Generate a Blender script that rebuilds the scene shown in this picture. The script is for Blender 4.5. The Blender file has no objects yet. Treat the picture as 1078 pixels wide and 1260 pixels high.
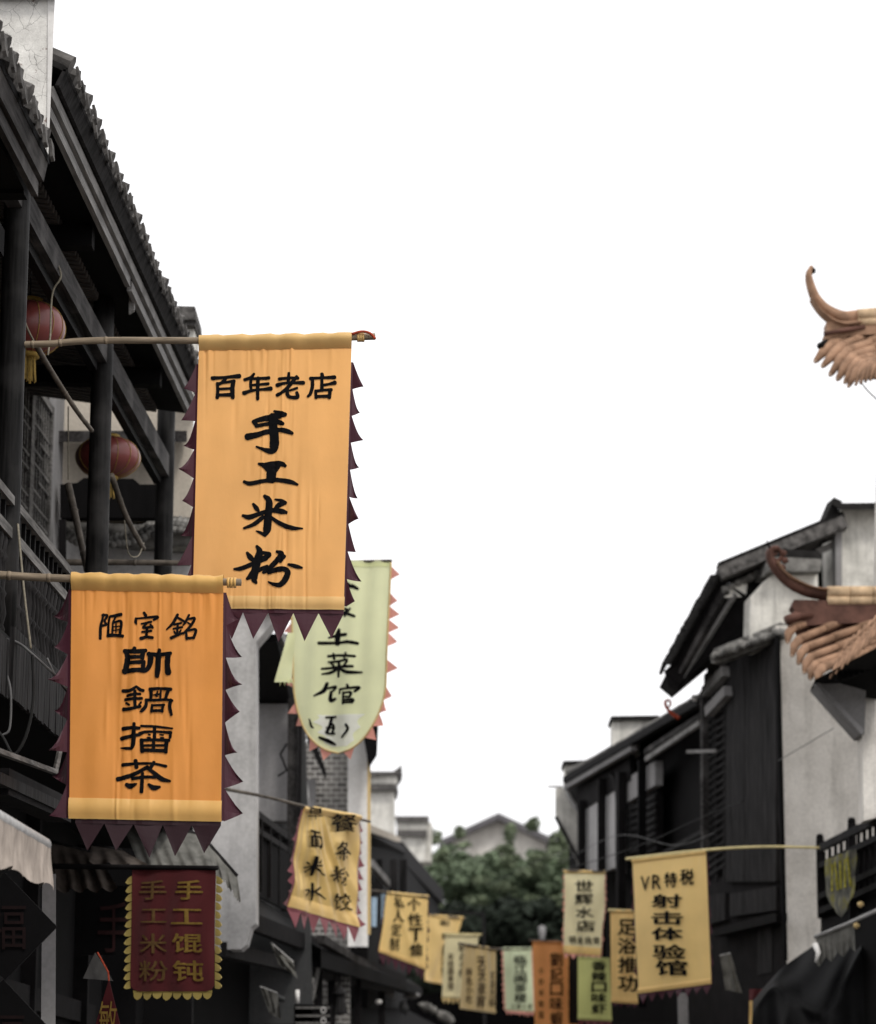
import bpy, bmesh, math, random
from mathutils import Vector, Matrix
R = math.radians
sc = bpy.context.scene
rnd = random.Random(7)

# ------------------------------------------------------------------ camera, sky, sun, exposure
F = 3400.0                     # focal length in photograph pixels (1078 wide)
PITCH = math.atan(770.0 / 3400.0)
EYE = 1.6
cam = bpy.data.cameras.new('camera'); camo = bpy.data.objects.new('camera', cam)
sc.collection.objects.link(camo); sc.camera = camo
camo.location = (0, 0, EYE); camo.rotation_euler = (math.pi / 2 + PITCH, 0, 0)
cam.sensor_fit = 'HORIZONTAL'; cam.sensor_width = 36.0; cam.lens = F / 1078.0 * 36.0
cam.clip_start = 0.1; cam.clip_end = 2000
cam.dof.use_dof = True; cam.dof.focus_distance = 13.8; cam.dof.aperture_fstop = 3.4

SUN_EL, SUN_AZ = 52.0, 150.0          # azimuth clockwise from +Y (the view direction)
w = bpy.data.worlds.new('World'); sc.world = w; w.use_nodes = True
nt = w.node_tree; nt.nodes.clear()
sky = nt.nodes.new('ShaderNodeTexSky'); sky.sky_type = 'NISHITA'; sky.sun_disc = False
sky.sun_elevation = R(SUN_EL); sky.sun_rotation = R(SUN_AZ)
hsv = nt.nodes.new('ShaderNodeHueSaturation'); hsv.inputs['Saturation'].default_value = 0.25
mx = nt.nodes.new('ShaderNodeMix'); mx.data_type = 'RGBA'; mx.inputs[0].default_value = 0.9
mx.inputs[7].default_value = (10.5, 10.4, 10.5, 1)       # the even white of an overcast sky
bg = nt.nodes.new('ShaderNodeBackground'); bg.inputs['Strength'].default_value = 0.1
wo = nt.nodes.new('ShaderNodeOutputWorld')
nt.links.new(sky.outputs[0], hsv.inputs['Color']); nt.links.new(hsv.outputs[0], mx.inputs[6])
nt.links.new(mx.outputs[2], bg.inputs['Color']); nt.links.new(bg.outputs[0], wo.inputs['Surface'])
sl = bpy.data.lights.new('sun', 'SUN'); sl.energy = 1.3; sl.angle = R(12); sl.color = (1, 0.96, 0.9)
so = bpy.data.objects.new('sun', sl); sc.collection.objects.link(so)
sdir = Vector((math.sin(R(SUN_AZ)) * math.cos(R(SUN_EL)), math.cos(R(SUN_AZ)) * math.cos(R(SUN_EL)), math.sin(R(SUN_EL))))
so.rotation_euler = sdir.to_track_quat('Z', 'Y').to_euler()
so.location = (0, 0, 30)
sc.view_settings.view_transform = 'Standard'; sc.view_settings.look = 'None'
sc.view_settings.exposure = 0.42; sc.view_settings.gamma = 1.0
sc.cycles.max_bounces = 6; sc.cycles.use_denoising = True

# ------------------------------------------------------------------ helpers: rays
cp, sp = math.cos(PITCH), math.sin(PITCH)
def P(px, py, Y):
    "world point at depth Y that the photograph shows at pixel (px, py)"
    v = (630.0 - py) / F; s = Y / (cp - v * sp)
    return Vector(((px - 539.0) / F * s, Y, EYE + s * (sp + v * cp)))
def zat(py, Y): return P(539, py, Y).z
def hit(px, py, P0, N):
    d = P(px, py, 1.0) - Vector((0, 0, EYE)); o = Vector((0, 0, EYE))
    return o + d * ((Vector(P0) - o).dot(N) / d.dot(N))
def V(*a): return Vector(a)
def lerp(a, b, t): return a + (b - a) * t
UP = Vector((0, 0, 1))

# ------------------------------------------------------------------ helpers: objects
ORG = {}
def setp(o, label=None, cat=None, group=None, kind=None):
    if label: o['label'] = label
    if cat: o['category'] = cat
    if group: o['group'] = group
    if kind: o['kind'] = kind
    return o
def thing(name, label, cat, loc, group=None):
    o = bpy.data.objects.new(name, None); o.empty_display_size = 0.2
    sc.collection.objects.link(o); o.location = loc
    ORG[o] = Vector(loc)
    return setp(o, label, cat, group)

class MB:
    def __init__(s): s.v = []; s.f = []
    def add(s, vs, fs):
        b = len(s.v); s.v += [Vector(x) for x in vs]; s.f += [tuple(i + b for i in q) for q in fs]; return s
    def poly(s, pts): return s.add(pts, [tuple(range(len(pts)))])
    def grid(s, rows):
        n = len(rows[0]); m = len(rows); vs = [p for r in rows for p in r]
        return s.add(vs, [(i * n + j, i * n + j + 1, (i + 1) * n + j + 1, (i + 1) * n + j) for i in range(m - 1) for j in range(n - 1)])
    def hexa(s, a, b):          # two quads (lists of 4), joined
        return s.add(list(a) + list(b), [(3, 2, 1, 0), (4, 5, 6, 7), (0, 1, 5, 4), (1, 2, 6, 5), (2, 3, 7, 6), (3, 0, 4, 7)])
    def prism(s, pts, ext):
        n = len(pts); ext = Vector(ext)
        vs = [Vector(p) for p in pts] + [Vector(p) + ext for p in pts]
        return s.add(vs, [tuple(range(n))[::-1], tuple(range(n, 2 * n))] + [(i, (i + 1) % n, n + (i + 1) % n, n + i) for i in range(n)])
    def bar(s, a, b, wd, ht, up=UP, side=None):
        a = Vector(a); b = Vector(b); d = (b - a).normalized()
        x = Vector(side).normalized() if side is not None else d.cross(Vector(up))
        if x.length < 1e-5: x = Vector((1, 0, 0))
        x = x.normalized() * wd / 2; y = x.cross(d).normalized() * ht / 2
        q = lambda c: [c - x - y, c + x - y, c + x + y, c - x + y]
        return s.hexa(q(a), q(b))
    def tube(s, pts, r, n=8, caps=True, sq=(1, 1)):
        pts = [Vector(p) for p in pts]; m = len(pts)
        rr = r if isinstance(r, (list, tuple)) else [r] * m
        t0 = (pts[1] - pts[0]).normalized()
        x = t0.cross(UP)
        if x.length < 1e-3: x = t0.cross(Vector((1, 0, 0)))
        x.normalize(); rows = []
        for i in range(m):
            t = (pts[min(i + 1, m - 1)] - pts[max(i - 1, 0)]).normalized()
            x = (x - t * x.dot(t)).normalized(); y = t.cross(x)
            rows.append([pts[i] + (x * math.cos(a) * sq[0] + y * math.sin(a) * sq[1]) * rr[i] for a in [2 * math.pi * k / n for k in range(n)]])
        b = len(s.v); s.v += [p for r_ in rows for p in r_]
        for i in range(m - 1):
            for k in range(n):
                k2 = (k + 1) % n
                s.f.append((b + i * n + k, b + i * n + k2, b + (i + 1) * n + k2, b + (i + 1) * n + k))
        if caps:
            s.f.append(tuple(b + k for k in range(n))[::-1]); s.f.append(tuple(b + (m - 1) * n + k for k in range(n)))
        return s
    def lathe(s, c, prof, n=24, axis=UP):
        c = Vector(c); rows = []
        for (r, z) in prof:
            rows.append([c + Vector((r * math.cos(2 * math.pi * k / n), r * math.sin(2 * math.pi * k / n), z)) for k in range(n + 1)])
        return s.grid(rows)
    def build(s, name, mat, parent=None, smooth=False, label=None, cat=None, group=None, kind=None):
        me = bpy.data.meshes.new(name)
        if parent is None:
            lo = Vector((min(p.x for p in s.v) + max(p.x for p in s.v), min(p.y for p in s.v) + max(p.y for p in s.v), 2 * min(p.z for p in s.v))) / 2
        else: lo = ORG[parent]
        me.from_pydata([p - lo for p in s.v], [], s.f); me.update()
        bm = bmesh.new(); bm.from_mesh(me); bmesh.ops.remove_doubles(bm, verts=bm.verts, dist=1e-6)
        if smooth is not None and not getattr(s, 'keep', False): bmesh.ops.recalc_face_normals(bm, faces=bm.faces)
        bm.to_mesh(me); bm.free()
        me.materials.append(mat)
        if smooth: 
            for p in me.polygons: p.use_smooth = True
        o = bpy.data.objects.new(name, me); sc.collection.objects.link(o)
        if parent is None: o.location = lo
        else: o.parent = parent
        ORG[o] = lo
        return setp(o, label, cat, group, kind)

def spline(pts, n=8):
    "Catmull-Rom through tuples of any length"
    pts = [tuple(p) for p in pts]
    if len(pts) == 2: return [tuple(lerp(a, b, t / n) for a, b in zip(*pts)) for t in range(n + 1)]
    e = [tuple(2 * a - b for a, b in zip(pts[0], pts[1]))] + pts + [tuple(2 * a - b for a, b in zip(pts[-1], pts[-2]))]
    out = []
    for i in range(1, len(e) - 2):
        for k in range(n):
            t = k / n
            out.append(tuple(0.5 * (2 * b + (c - a) * t + (2 * a - 5 * b + 4 * c - d) * t * t + (3 * b - a - 3 * c + d) * t ** 3)
                             for a, b, c, d in zip(e[i - 1], e[i], e[i + 1], e[i + 2])))
    out.append(pts[-1]); return out

# ------------------------------------------------------------------ materials (all procedural)
def newmat(name):
    m = bpy.data.materials.new(name); m.use_nodes = True; t = m.node_tree
    return m, t, t.nodes['Principled BSDF']
def node(t, typ, **kw):
    n = t.nodes.new(typ)
    for k, v in kw.items():
        if k in n.inputs: n.inputs[k].default_value = v
        else: setattr(n, k, v)
    return n
def coords(t, scale=(1, 1, 1), rot=(0, 0, 0)):
    tc = t.nodes.new('ShaderNodeTexCoord'); mp = t.nodes.new('ShaderNodeMapping')
    mp.inputs['Scale'].default_value = scale; mp.inputs['Rotation'].default_value = rot
    t.links.new(tc.outputs['Object'], mp.inputs['Vector']); return mp.outputs[0]
def ramp(t, fac, stops):
    r = t.nodes.new('ShaderNodeValToRGB'); el = r.color_ramp.elements
    while len(el) < len(stops): el.new(0.5)
    for e, (p, c) in zip(el, stops): e.position = p; e.color = c if len(c) == 4 else (*c, 1)
    t.links.new(fac, r.inputs[0]); return r.outputs[0]
def mixc(t, fac, a, b, mode='MIX'):
    m = t.nodes.new('ShaderNodeMix'); m.data_type = 'RGBA'; m.blend_type = mode
    for s_, i in ((fac, 0), (a, 6), (b, 7)):
        if hasattr(s_, 'is_output'): t.links.new(s_, m.inputs[i])
        else: m.inputs[i].default_value = s_ if not isinstance(s_, tuple) or len(s_) == 4 else (*s_, 1)
    return m.outputs[2]
def mulc(c, k): return tuple(min(1, x * k) for x in c[:3])
def bumped(t, b, h, strength=0.3, dist=0.01):
    bp = t.nodes.new('ShaderNodeBump'); bp.inputs['Strength'].default_value = strength; bp.inputs['Distance'].default_value = dist
    t.links.new(h, bp.inputs['Height']); t.links.new(bp.outputs[0], b.inputs['Normal'])

def wood(name, col, var=0.5, stretch=(14, 1.2, 14), rough=0.75, worn=None, spec=0.08):
    m, t, b = newmat(name)
    c = coords(t, stretch)
    n1 = node(t, 'ShaderNodeTexNoise', Scale=3.0, Detail=6.0, Roughness=0.65); t.links.new(c, n1.inputs['Vector'])
    col1 = ramp(t, n1.outputs[0], [(0.3, mulc(col, 1 - var)), (0.55, col), (0.75, mulc(col, 1 + var))])
    c2 = coords(t, (1.3, 1.3, 1.3))
    n2 = node(t, 'ShaderNodeTexNoise', Scale=2.2, Detail=5.0); t.links.new(c2, n2.inputs['Vector'])
    if worn:
        f = ramp(t, n2.outputs[0], [(0.5, (0, 0, 0)), (0.72, (0.8, 0.8, 0.8))]); col1 = mixc(t, f, col1, worn)
    t.links.new(col1, b.inputs['Base Color']); b.inputs['Roughness'].default_value = rough
    b.inputs['Specular IOR Level'].default_value = spec
    bumped(t, b, n1.outputs[0], 0.5, 0.004)
    return m
def plaster(name, col, stain, amount=0.5, crack=False, scale=1.0, streak=True, patch=None):
    m, t, b = newmat(name)
    c = coords(t, (scale, scale, scale))
    n1 = node(t, 'ShaderNodeTexNoise', Scale=1.6, Detail=8.0, Roughness=0.62); t.links.new(c, n1.inputs['Vector'])
    f = ramp(t, n1.outputs[0], [(0.38, (0, 0, 0)), (0.72, (amount,) * 3)])
    out = mixc(t, f, col, stain)
    if streak:
        cs = coords(t, (5 * scale, 5 * scale, 0.45 * scale))
        n2 = node(t, 'ShaderNodeTexNoise', Scale=1.8, Detail=6.0, Roughness=0.6); t.links.new(cs, n2.inputs['Vector'])
        f2 = ramp(t, n2.outputs[0], [(0.5, (0, 0, 0)), (0.8, (amount * 0.9,) * 3)])
        out = mixc(t, f2, out, mulc(stain, 0.75))
    n3 = node(t, 'ShaderNodeTexNoise', Scale=38.0, Detail=4.0); t.links.new(c, n3.inputs['Vector'])
    out = mixc(t, 0.18, out, ramp(t, n3.outputs[0], [(0.3, mulc(col, 0.4)), (0.7, mulc(col, 1.3))]))
    if patch:
        n5 = node(t, 'ShaderNodeTexNoise', Scale=2.6, Detail=7.0, Roughness=0.7); t.links.new(coords(t, (scale, scale, scale), (0.4, 0.3, 0.8)), n5.inputs['Vector'])
        out = mixc(t, ramp(t, n5.outputs[0], [(0.6, (0, 0, 0)), (0.635, (1, 1, 1))]), out, patch)
    if crack:
        nw = node(t, 'ShaderNodeTexNoise', Scale=3.0, Detail=5.0); t.links.new(c, nw.inputs['Vector'])
        cw = mixc(t, 0.22, c, nw.outputs['Color'], 'ADD')
        vo = node(t, 'ShaderNodeTexVoronoi', feature='DISTANCE_TO_EDGE', Scale=3.1); t.links.new(cw, vo.inputs['Vector'])
        n4 = node(t, 'ShaderNodeTexNoise', Scale=2.0); t.links.new(c, n4.inputs['Vector'])
        fc = ramp(t, vo.outputs['Distance'], [(0.0, (0.75,) * 3), (0.014, (0, 0, 0))])
        fm = mixc(t, 1.0, fc, ramp(t, n4.outputs[0], [(0.42, (0, 0, 0)), (0.55, (1, 1, 1))]), 'MULTIPLY')
        out = mixc(t, fm, out, (0.06, 0.055, 0.05))
    t.links.new(out, b.inputs['Base Color']); b.inputs['Roughness'].default_value = 0.95
    b.inputs['Specular IOR Level'].default_value = 0.1
    bumped(t, b, n1.outputs[0], 0.4, 0.02)
    return m
def simple(name, col, rough=0.7, var=0.3, scale=8.0, bump=0.2, metal=0.0, spec=0.12, detail=5.0, stretch=(1, 1, 1)):
    m, t, b = newmat(name)
    n1 = node(t, 'ShaderNodeTexNoise', Scale=scale, Detail=detail, Roughness=0.6); t.links.new(coords(t, stretch), n1.inputs['Vector'])
    t.links.new(ramp(t, n1.outputs[0], [(0.3, mulc(col, 1 - var)), (0.7, mulc(col, 1 + var))]), b.inputs['Base Color'])
    b.inputs['Roughness'].default_value = rough; b.inputs['Metallic'].default_value = metal
    b.inputs['Specular IOR Level'].default_value = spec
    if bump: bumped(t, b, n1.outputs[0], bump, 0.006)
    return m
def cloth(name, col, rough=0.5, sheen=0.25, trans=0.2, spec=0.3, var=0.12, metal=0.0):
    m, t, b = newmat(name)
    c = coords(t, (9, 9, 1.8))
    n1 = node(t, 'ShaderNodeTexNoise', Scale=1.3, Detail=5.0, Roughness=0.6); t.links.new(c, n1.inputs['Vector'])
    n2 = node(t, 'ShaderNodeTexNoise', Scale=1.4, Detail=6.0); t.links.new(coords(t, (1.6, 1.6, 1.6)), n2.inputs['Vector'])
    base = ramp(t, n2.outputs[0], [(0.3, mulc(col, 1 - var)), (0.7, mulc(col, 1 + var * 0.6))])
    t.links.new(base, b.inputs['Base Color'])
    b.inputs['Metallic'].default_value = metal; b.inputs['Roughness'].default_value = rough; b.inputs['Sheen Weight'].default_value = sheen
    b.inputs['Specular IOR Level'].default_value = spec
    nf = node(t, 'ShaderNodeTexNoise', Scale=420.0, Detail=2.0); t.links.new(coords(t), nf.inputs['Vector'])
    n4 = node(t, 'ShaderNodeTexNoise', Scale=7.0, Detail=5.0, Roughness=0.55); t.links.new(coords(t, (1.4, 1.4, 0.8)), n4.inputs['Vector'])
    ad = node(t, 'ShaderNodeMath', operation='MULTIPLY_ADD'); t.links.new(nf.outputs[0], ad.inputs[0]); ad.inputs[1].default_value = 0.08; t.links.new(n1.outputs[0], ad.inputs[2])
    ad2 = node(t, 'ShaderNodeMath', operation='MULTIPLY_ADD'); t.links.new(n4.outputs[0], ad2.inputs[0]); ad2.inputs[1].default_value = 1.6; t.links.new(ad.outputs[0], ad2.inputs[2])
    bumped(t, b, ad2.outputs[0], 0.22, 0.006)
    if trans:
        tr = node(t, 'ShaderNodeBsdfTranslucent'); t.links.new(base, tr.inputs['Color'])
        mxs = node(t, 'ShaderNodeMixShader'); mxs.inputs[0].default_value = trans
        t.links.new(b.outputs[0], mxs.inputs[1]); t.links.new(tr.outputs[0], mxs.inputs[2])
        t.links.new(mxs.outputs[0], t.nodes['Material Output'].inputs['Surface'])
    return m
def brickmat(name):
    m, t, b = newmat(name)
    tc = coords(t, (1, 1, 1), (R(90), 0, 0))
    br = node(t, 'ShaderNodeTexBrick', Scale=4.2); t.links.new(tc, br.inputs['Vector'])
    br.inputs['Color1'].default_value = (0.13, 0.12, 0.11, 1); br.inputs['Color2'].default_value = (0.055, 0.05, 0.048, 1)
    br.inputs['Mortar'].default_value = (0.36, 0.35, 0.33, 1); br.inputs['Mortar Size'].default_value = 0.03
    n = node(t, 'ShaderNodeTexNoise', Scale=3.0, Detail=6.0); t.links.new(coords(t), n.inputs['Vector'])
    t.links.new(mixc(t, ramp(t, n.outputs[0], [(0.4, (0, 0, 0)), (0.7, (0.6,) * 3)]), br.outputs[0], (0.3, 0.29, 0.27)), b.inputs['Base Color'])
    b.inputs['Roughness'].default_value = 0.95
    return m

M = {}
M['wood_dark'] = wood('dark timber', (0.005, 0.0045, 0.0048), 0.6, (3, 3, 0.4), rough=0.7)
M['wood_post'] = wood('dark timber post', (0.011, 0.0105, 0.0105), 0.9, (16, 16, 0.8), rough=0.55, worn=(0.042, 0.040, 0.039))
M['wood_beam'] = wood('weathered beam', (0.035, 0.0325, 0.032), 0.85, (14, 0.8, 14), worn=(0.12, 0.113, 0.11))
M['wood_grey'] = wood('pale weathered board', (0.25, 0.243, 0.236), 0.5, (18, 0.8, 30), worn=(0.09, 0.086, 0.083))
M['wood_rail'] = wood('grey rail', (0.17, 0.163, 0.156), 0.7, (18, 0.9, 20), worn=(0.045, 0.043, 0.04))
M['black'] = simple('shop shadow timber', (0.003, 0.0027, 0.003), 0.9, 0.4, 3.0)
M['blackish'] = simple('near-black timber', (0.0075, 0.0066, 0.007), 0.85, 0.5, 5.0)  # near-black base colour with random variation
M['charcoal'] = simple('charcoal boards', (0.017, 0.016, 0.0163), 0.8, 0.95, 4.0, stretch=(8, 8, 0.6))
M['ceil'] = wood('ceiling boards', (0.11, 0.10, 0.095), 0.6, (1.5, 16, 1.5))
M['tile'] = simple('grey roof tile', (0.095, 0.09, 0.086), 0.9, 0.7, 14.0, 0.5)
M['tile_lichen'] = simple('lichen roof tile', (0.16, 0.155, 0.145), 0.95, 0.7, 9.0, 0.6)
M['tile_dark'] = simple('dark roof tile', (0.018, 0.017, 0.0165), 0.9, 0.6, 14.0, 0.5)
M['plaster_old'] = plaster('old cracked plaster', (0.88, 0.86, 0.81), (0.22, 0.21, 0.19), 0.75, crack=True, scale=3.4, streak=False, patch=(0.3, 0.235, 0.215))
M['plaster_edge'] = plaster('pale plaster edge', (0.85, 0.83, 0.80), (0.5, 0.48, 0.45), 0.5)
M['plaster_beige'] = plaster('beige plaster', (0.52, 0.465, 0.39), (0.3, 0.27, 0.235), 0.5)
M['plaster_white'] = plaster('white plaster', (0.55, 0.537, 0.53), (0.25, 0.245, 0.24), 0.85)
M['plaster_grey'] = plaster('grey plaster', (0.27, 0.262, 0.262), (0.13, 0.128, 0.125), 0.6)
M['plaster_dim'] = plaster('dark plaster', (0.06, 0.058, 0.059), (0.035, 0.044, 0.043), 0.6)  # dark grey base, far below the other plasters
M['plaster_right'] = plaster('warm white plaster', (0.74, 0.705, 0.65), (0.36, 0.335, 0.30), 0.85)
M['plaster_stained'] = plaster('streaked plaster', (0.80, 0.775, 0.715), (0.22, 0.21, 0.19), 0.9, scale=1.7)
M['brick'] = brickmat('grey brick')
M['gold_cloth1'] = cloth('orange banner satin', (0.92, 0.475, 0.155))
M['gold_hem1'] = cloth('pale gold satin hem', (0.78, 0.50, 0.19))
M['gold_cloth2'] = cloth('deep orange banner satin', (0.84, 0.335, 0.070))
M['gold_hem2'] = cloth('gold satin hem', (0.82, 0.49, 0.15))
M['gold_satin'] = cloth('gold satin', (0.80, 0.54, 0.17), rough=0.3, spec=0.8, trans=0.0, metal=0.4)
M['gold_pale'] = cloth('pale gold cloth', (0.88, 0.615, 0.235))
M['gold_warm'] = cloth('warm gold cloth', (0.82, 0.55, 0.21))
M['gold_dim'] = cloth('tan gold cloth', (0.68, 0.50, 0.22))
M['cream'] = cloth('cream cloth', (0.88, 0.78, 0.47))
M['green_pale'] = cloth('pale green cloth', (0.88, 0.90, 0.56), trans=0.45)
M['green_mint'] = cloth('mint cloth', (0.52, 0.58, 0.38))
M['lime'] = cloth('lime cloth', (0.52, 0.53, 0.19))
M['orange'] = cloth('orange cloth', (0.78, 0.32, 0.10))
M['maroon'] = cloth('maroon fringe cloth', (0.046, 0.0052, 0.0145), trans=0.03, sheen=0.15)
M['maroon_dk'] = cloth('dark maroon fringe cloth', (0.022, 0.004, 0.008), trans=0.06, sheen=0.1)
M['rose'] = cloth('rose fringe cloth', (0.2, 0.05, 0.062), trans=0.12)
M['pink'] = cloth('pink fringe cloth', (0.80, 0.36, 0.29), trans=0.4)
M['red_cloth'] = cloth('dark red banner cloth', (0.085, 0.0105, 0.0125), trans=0.03)
M['yellow_fringe'] = cloth('yellow fringe cloth', (0.33, 0.25, 0.07), trans=0.1)
M['ochre_text'] = simple('ochre lettering paint', (0.20, 0.125, 0.03), 0.8, 0.3, 30)
M['ink'] = simple('black ink', (0.004, 0.004, 0.005), 0.6, 0.3, 40, 0.1, spec=0.05)
M['ink_brown'] = simple('brown ink', (0.06, 0.035, 0.02), 0.7, 0.3, 40, 0.1)
M['bamboo'] = simple('bamboo pole', (0.24, 0.19, 0.135), 0.5, 0.4, 12, 0.2, stretch=(0.6, 4, 4))
M['bamboo_dk'] = simple('weathered bamboo', (0.10, 0.085, 0.07), 0.6, 0.5, 14, 0.2)
M['bamboo_gold'] = simple('gilded rod', (0.6, 0.5, 0.25), 0.5, 0.2, 12, 0.1)
M['redwrap'] = simple('red wrapping thread', (0.35, 0.06, 0.03), 0.8, 0.3, 60)
M['lantern'] = simple('lantern red silk', (0.15, 0.032, 0.028), 0.38, 0.25, 5, 0.15, spec=0.5)
M['gilt'] = simple('dull gilt trim', (0.30, 0.20, 0.05), 0.5, 0.4, 30, 0.3)
M['terra'] = simple('terracotta tile', (0.29, 0.175, 0.112), 0.7, 0.4, 7, 0.4)
M['terra_pale'] = simple('pale terracotta tile', (0.52, 0.375, 0.235), 0.75, 0.35, 8, 0.4)
M['terra_dk'] = simple('dark terracotta', (0.105, 0.052, 0.039), 0.6, 0.5, 6, 0.3)
M['terra_lip'] = simple('chalky tile end', (0.50, 0.36, 0.27), 0.85, 0.4, 20, 0.3)
M['awning'] = simple('beige awning fabric', (0.34, 0.29, 0.25), 0.85, 0.3, 9, 0.3, stretch=(3, 3, 1))
M['awning_grey'] = simple('grey awning fabric', (0.13, 0.127, 0.115), 0.85, 0.4, 9, 0.3)
M['steel'] = simple('grey painted metal', (0.34, 0.335, 0.33), 0.5, 0.25, 20, 0.1)
M['tarp'] = simple('black tarpaulin', (0.006, 0.006, 0.0065), 0.7, 0.3, 5, 0.1, spec=0.1)
M['cable'] = simple('grey cable', (0.13, 0.13, 0.13), 0.6, 0.3, 10, 0)
M['cable_dk'] = simple('black cable', (0.02, 0.02, 0.02), 0.6, 0.3, 10, 0)
M['rope'] = simple('hemp cord', (0.20, 0.18, 0.14), 0.9, 0.3, 60, 0.2)
M['leaf'] = simple('dark green leaves', (0.15, 0.195, 0.12), 0.7, 0.35, 0.9, 0, spec=0.3)
M['leaf2'] = simple('fresh green leaves', (0.13, 0.16, 0.095), 0.65, 0.4, 0.9, 0, spec=0.3)
M['leaf_shade'] = simple('shade-darkened leaves', (0.020, 0.026, 0.019), 0.8, 0.4, 0.9, 0, spec=0.1)  # leaf colour lowered to stand in for shade at the tree's foot
M['plaster_panel'] = plaster('grey wall panel', (0.44, 0.43, 0.43), (0.25, 0.245, 0.24), 0.6)
M['bark'] = simple('bark', (0.05, 0.042, 0.035), 0.9, 0.5, 8, 0.5)
M['awning_dim'] = simple('shade-darkened awning fabric', (0.085, 0.07, 0.06), 0.9, 0.4, 9, 0.3)  # awning fabric darkened; the shade of the shop front is in the colour
M['street'] = simple('stone paving', (0.14, 0.135, 0.13), 0.85, 0.4, 3, 0.3)
M['red_paper'] = simple('red paper', (0.20, 0.025, 0.025), 0.8, 0.3, 12, 0.1)
M['grey_text'] = simple('faded paint', (0.07, 0.068, 0.066), 0.8, 0.3, 12, 0)
M['blue_pale'] = simple('pale blue board', (0.3, 0.4, 0.5), 0.7, 0.3, 6, 0)

# ------------------------------------------------------------------ lettering
_glyph = {}
def glyph(ch, bold=0):
    k = ch
    if k not in _glyph:
        cu = bpy.data.curves.new('g', 'FONT'); cu.body = ch; cu.size = 1.0; cu.offset = 0.0; cu.resolution_u = 3
        o = bpy.data.objects.new('g', cu); sc.collection.objects.link(o)
        me = bpy.data.meshes.new_from_object(o)
        vs = [(v.co.x, v.co.y) for v in me.vertices]; fs = [tuple(p.vertices) for p in me.polygons]
        bpy.data.objects.remove(o); bpy.data.curves.remove(cu); bpy.data.meshes.remove(me)
        bm = bmesh.new(); bv = [bm.verts.new((x, y, 0)) for x, y in vs]
        for f in fs:
            try: bm.faces.new([bv[i] for i in f])
            except ValueError: pass
        for ax in (0, 1):
            lo_ = min(v.co[ax] for v in bm.verts); hi_ = max(v.co[ax] for v in bm.verts)
            for j in range(1, 18):
                co = [0, 0, 0]; no = [0, 0, 0]; co[ax] = lerp(lo_, hi_, j / 18); no[ax] = 1
                bmesh.ops.bisect_plane(bm, geom=bm.verts[:] + bm.edges[:] + bm.faces[:], plane_co=co, plane_no=no)
        bm.verts.index_update(); vs = [(v.co.x, v.co.y) for v in bm.verts]; fs = [tuple(v.index for v in f.verts) for f in bm.faces]; bm.free()
        x0 = min(v[0] for v in vs); x1 = max(v[0] for v in vs); y0 = min(v[1] for v in vs); y1 = max(v[1] for v in vs)
        _glyph[k] = ([((x - x0) / (x1 - x0), (y1 - y) / (y1 - y0)) for x, y in vs], fs)
    return _glyph[k]

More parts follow.
